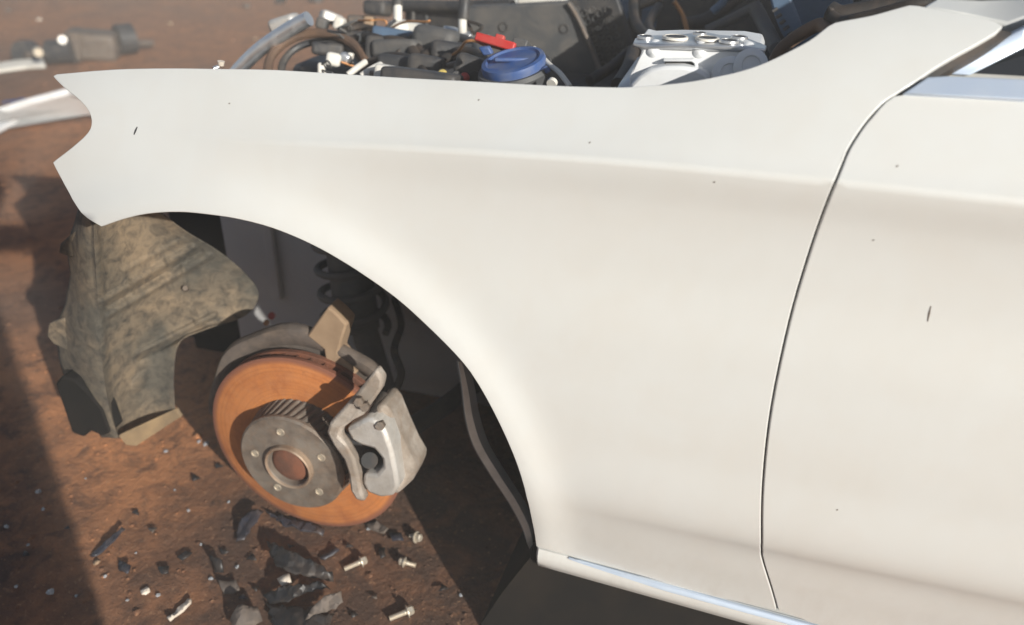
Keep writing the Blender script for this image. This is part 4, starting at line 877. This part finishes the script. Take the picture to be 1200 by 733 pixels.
# loose gravel
gv = MB(); bm = bmesh.new(); bmesh.ops.create_icosphere(bm, subdivisions=1, radius=1); IV = [q.co.copy() for q in bm.verts]; IF = [tuple(q.index for q in f.verts) for f in bm.faces]; bm.free()
for k in range(5200):
    if k < 3800: x = random.uniform(-1.1, .75); y = random.uniform(-.2, .9); s_ = random.uniform(.0008, .0032)*random.choice((.6, .8, 1, 1.3))
    else: x = random.uniform(-6, .4); y = random.uniform(-.2, 7); s_ = random.uniform(.002, .010)
    z = gh(x, y); gv.add([Vector((x+q.x*s_*random.uniform(.7, 1.3), y+q.y*s_*random.uniform(.7, 1.3), z+q.z*s_*.7)) for q in IV], IF)
g_ = gv.make('gravel', GROUND); tag(g_, 'fine loose gravel and dirt crumbs strewn over the yard', kind='stuff')

# background scrap, a few metres off
AXLE = empty('driveline_part', G(112, 64)); tag(AXLE, 'dirty grey metal drive unit lying far behind the car on the dirt', 'car part')
def bgp(name, u, v, z, size, rz, material, parent, ry=0.0, bev=.25):
    p = PZ(u, v, z); o = MB().box((0, 0, 0), size, Matrix.Rotation(rz, 3, 'Z') @ Matrix.Rotation(ry, 3, 'Y')).make(name, material, parent, bevel=min(size)*bev, seg=3)
    o.location = p-parent.location; return o
bgp('housing', 109, 53, .07, (.24, .16, .14), .5, 'cast_iron', AXLE, .1, .2); bgp('flange_plate', 92, 52, .08, (.05, .15, .14), .5, 'cast_iron', AXLE, .1, .2)
def bgt(name, a, b, r, m__, parent):
    A, B = PZ(*a), PZ(*b); o = MB().tube([A-parent.location, (A+B)/2-parent.location, B-parent.location], r, 14).make(name, m__, parent, smooth=True, angle=40); return o
bgt('motor_end', (137, 47, .08), (156, 45, .08), .075, 'black_plastic', AXLE); bgt('shaft', (156, 51, .05), (178, 51, .03), .018, 'shield', AXLE); bgt('axle_tube', (88, 60, .06), (58, 62, .05), .06, 'black_plastic', AXLE); bgt('end_flange', (36, 62, .05), (27, 63, .06), .06, 'black_plastic', AXLE); bgt('axle_shaft', (58, 64, .04), (30, 66, .05), .02, 'shield', AXLE)
bgt('bolt_boss', (131, 55, .06), (133, 58, .05), .03, 'alu', AXLE); bgt('bolt_boss', (73, 47, .12), (74, 49, .1), .02, 'alu', AXLE); bgt('bolt_boss', (44, 60, .1), (45, 62, .1), .02, 'zinc', AXLE)
def bgpanel(name, label, px, zs, material, th=.02):
    P = [PZ(u, v, z) for (u, v), z in zip(px, zs)]; base = Vector((P[0].x, P[0].y, 0))
    o = MB().prism([p-base for p in P], (0, 0, -th)).make(name, material, bevel=th*.3); o.location = base; return tag(o, label, 'car panel')
bp_ = bgpanel('bumper_skin', 'long white bumper skin lying on the dirt beyond the front wing', [(-60, 138), (0, 125), (33, 115), (79, 104), (110, 108), (150, 112), (150, 126), (100, 127), (36, 126), (-60, 150)], [.06, .09, .12, .14, .15, .14, .06, .05, .05, .04], 'tower_paint', .03)
for k in range(5):
    u = 8+k*5.2; a = PZ(u, 126.5-k*.9, .082); o = MB().box((0, 0, 0), (.012, .030, .003), Matrix.Rotation(.4+k, 3, 'Z')).make('printed_mark', 'blue_plastic', bp_); o.location = a+Vector((0, 0, .022))-bp_.location
bgpanel('panel_offcut', 'short white wedge of panel in front of the long bumper skin', [(-60, 145), (0, 131), (34, 127), (36, 131), (0, 150), (-60, 180)], [.03, .05, .05, .04, .03, .02], 'tower_paint', .02)
bgpanel('panel_offcut', 'thin white strip lying before the drive unit', [(-20, 76), (20, 70), (50, 68), (53, 76), (30, 77), (-20, 84)], [.03, .04, .04, .03, .02, .02], 'white_plastic', .02)
for u, v, s_, m__ in ((46, 25, .02, 'bone_white'), (41, 77, .02, 'yellow_plastic'), (290, 12, .03, 'shield'), (200, 30, .02, 'tan_dust'), (330, 5, .05, 'shard'), (372, 4, .06, 'shard'), (300, 50, .015, 'tan_dust'), (10, 15, .02, 'shield')):
    chip(u, v, s_, m__, 'rubble', 'small lump of rubble on the dirt far behind the car', 'rubble', 'lumps of rubble far off')
# hoop under the sill
hp = G(818, 800); rg = [Vector((math.cos(a)*.085, math.sin(a)*.085, .012)) for a in np.linspace(0, 2*math.pi, 49)]
o = MB().tube(rg, .010, 10, False).make('rubber_hoop', 'brown_rubber', smooth=True, weld=True); o.location = hp; tag(o, 'brown rubber hoop lying in the shade under the sill', 'hoop')

# ------------------------------------------------------------------ person who stands behind the camera; only the shadow reaches the picture
def person(loc):
    root = empty('person', loc); tag(root, 'person in dark trousers and grey shirt holding a phone out in both hands', 'person')
    J = {'pelvis': (0, 0, .95), 'waist': (0, .01, 1.08), 'chest': (0, 0, 1.30), 'neck': (0, .01, 1.47), 'head0': (0, .03, 1.56), 'head1': (0, .04, 1.66),
         'shR': (.18, 0, 1.40), 'elR': (.16, .16, 1.16), 'haR': (-.06, .24, 0.98), 'shL': (-.18, 0, 1.40), 'elL': (-.30, .14, 1.16), 'haL': (-.24, .26, .98),
         'hiR': (.10, 0, .90), 'knR': (.11, .03, .50), 'anR': (.11, 0, .09), 'toR': (.12, .15, .035), 'hiL': (-.10, 0, .90), 'knL': (-.12, .03, .50), 'anL': (-.13, 0, .09), 'toL': (-.15, .15, .035)}
    Rr = {'pelvis': .165, 'waist': .145, 'chest': .16, 'neck': .055, 'head0': .085, 'head1': .085, 'shR': .075, 'elR': .05, 'haR': .035, 'shL': .075, 'elL': .05, 'haL': .035, 'hiR': .105, 'knR': .085, 'anR': .075, 'toR': .04, 'hiL': .105, 'knL': .085, 'anL': .075, 'toL': .04}
    K = list(J); E_ = [('pelvis', 'waist'), ('waist', 'chest'), ('chest', 'neck'), ('neck', 'head0'), ('head0', 'head1'), ('chest', 'shR'), ('shR', 'elR'), ('elR', 'haR'), ('chest', 'shL'), ('shL', 'elL'), ('elL', 'haL'), ('pelvis', 'hiR'), ('hiR', 'knR'), ('knR', 'anR'), ('anR', 'toR'), ('pelvis', 'hiL'), ('hiL', 'knL'), ('knL', 'anL'), ('anL', 'toL')]
    me = bpy.data.meshes.new('body'); me.from_pydata([J[k] for k in K], [(K.index(a), K.index(b)) for a, b in E_], [])
    o = bpy.data.objects.new('body', me); link(o, root); me.materials.append(MATS['cloth_dark'])
    sk = o.modifiers.new('skin', 'SKIN'); sk.use_smooth_shade = True
    for i, k in enumerate(K): me.skin_vertices[0].data[i].radius = (Rr[k], Rr[k]*(.75 if k in ('pelvis', 'waist', 'chest') else 1)); me.skin_vertices[0].data[i].use_root = (k == 'pelvis')
    sb = o.modifiers.new('sub', 'SUBSURF'); sb.levels = 2; sb.render_levels = 2
    MB().lathe([(0, .11), (.06, .10), (.095, .05), (.10, 0), (.09, -.05)], (0, .02, 1.66), (0, -.1, 1), 24).make('hair', 'hair', root, smooth=True)
person((0.70, -1.05, 0.0))
PH = empty('phone', (0.53, -0.69, 0.85)); tag(PH, 'black phone held in front of the person', 'phone')
M3 = Matrix(((RT[0], UP[0], -FW[0]), (RT[1], UP[1], -FW[1]), (RT[2], UP[2], -FW[2])))
pc = Vector(CAM)-Vector(FW)*0.012+Vector(RT)*0.05-Vector(UP)*0.02
o = MB().box(pc-PH.location, (.15, .072, .008), M3).make('phone_body', 'black_plastic', PH, bevel=.003)
o = MB().box(pc-PH.location-Vector(FW)*.0045, (.14, .066, .001), M3).make('phone_screen', 'glass_dark', PH)

# ------------------------------------------------------------------ haze volume added to stand in for lens glare
hz_m = bpy.data.materials.new('glare_haze'); hz_m.use_nodes = True; hn = hz_m.node_tree; hn.nodes.remove(hn.nodes['Principled BSDF'])
pv = hn.nodes.new('ShaderNodeVolumePrincipled'); pv.inputs['Color'].default_value = (.95, .91, .86, 1); pv.inputs['Density'].default_value = HAZE; pv.inputs['Anisotropy'].default_value = 0.0
hn.links.new(pv.outputs[0], hn.nodes['Material Output'].inputs['Volume'])
hb = MB().box((0, 0, 0), (820, 820, 3.4)).make('haze', hz_m); hb.location = (0, 0, .6); hb['kind'] = 'stuff'; hb['label'] = 'thin added haze in place of lens glare'

for o in [o for o in bpy.data.objects if o.parent is CAR]: o.matrix_parent_inverse = CAR_INV
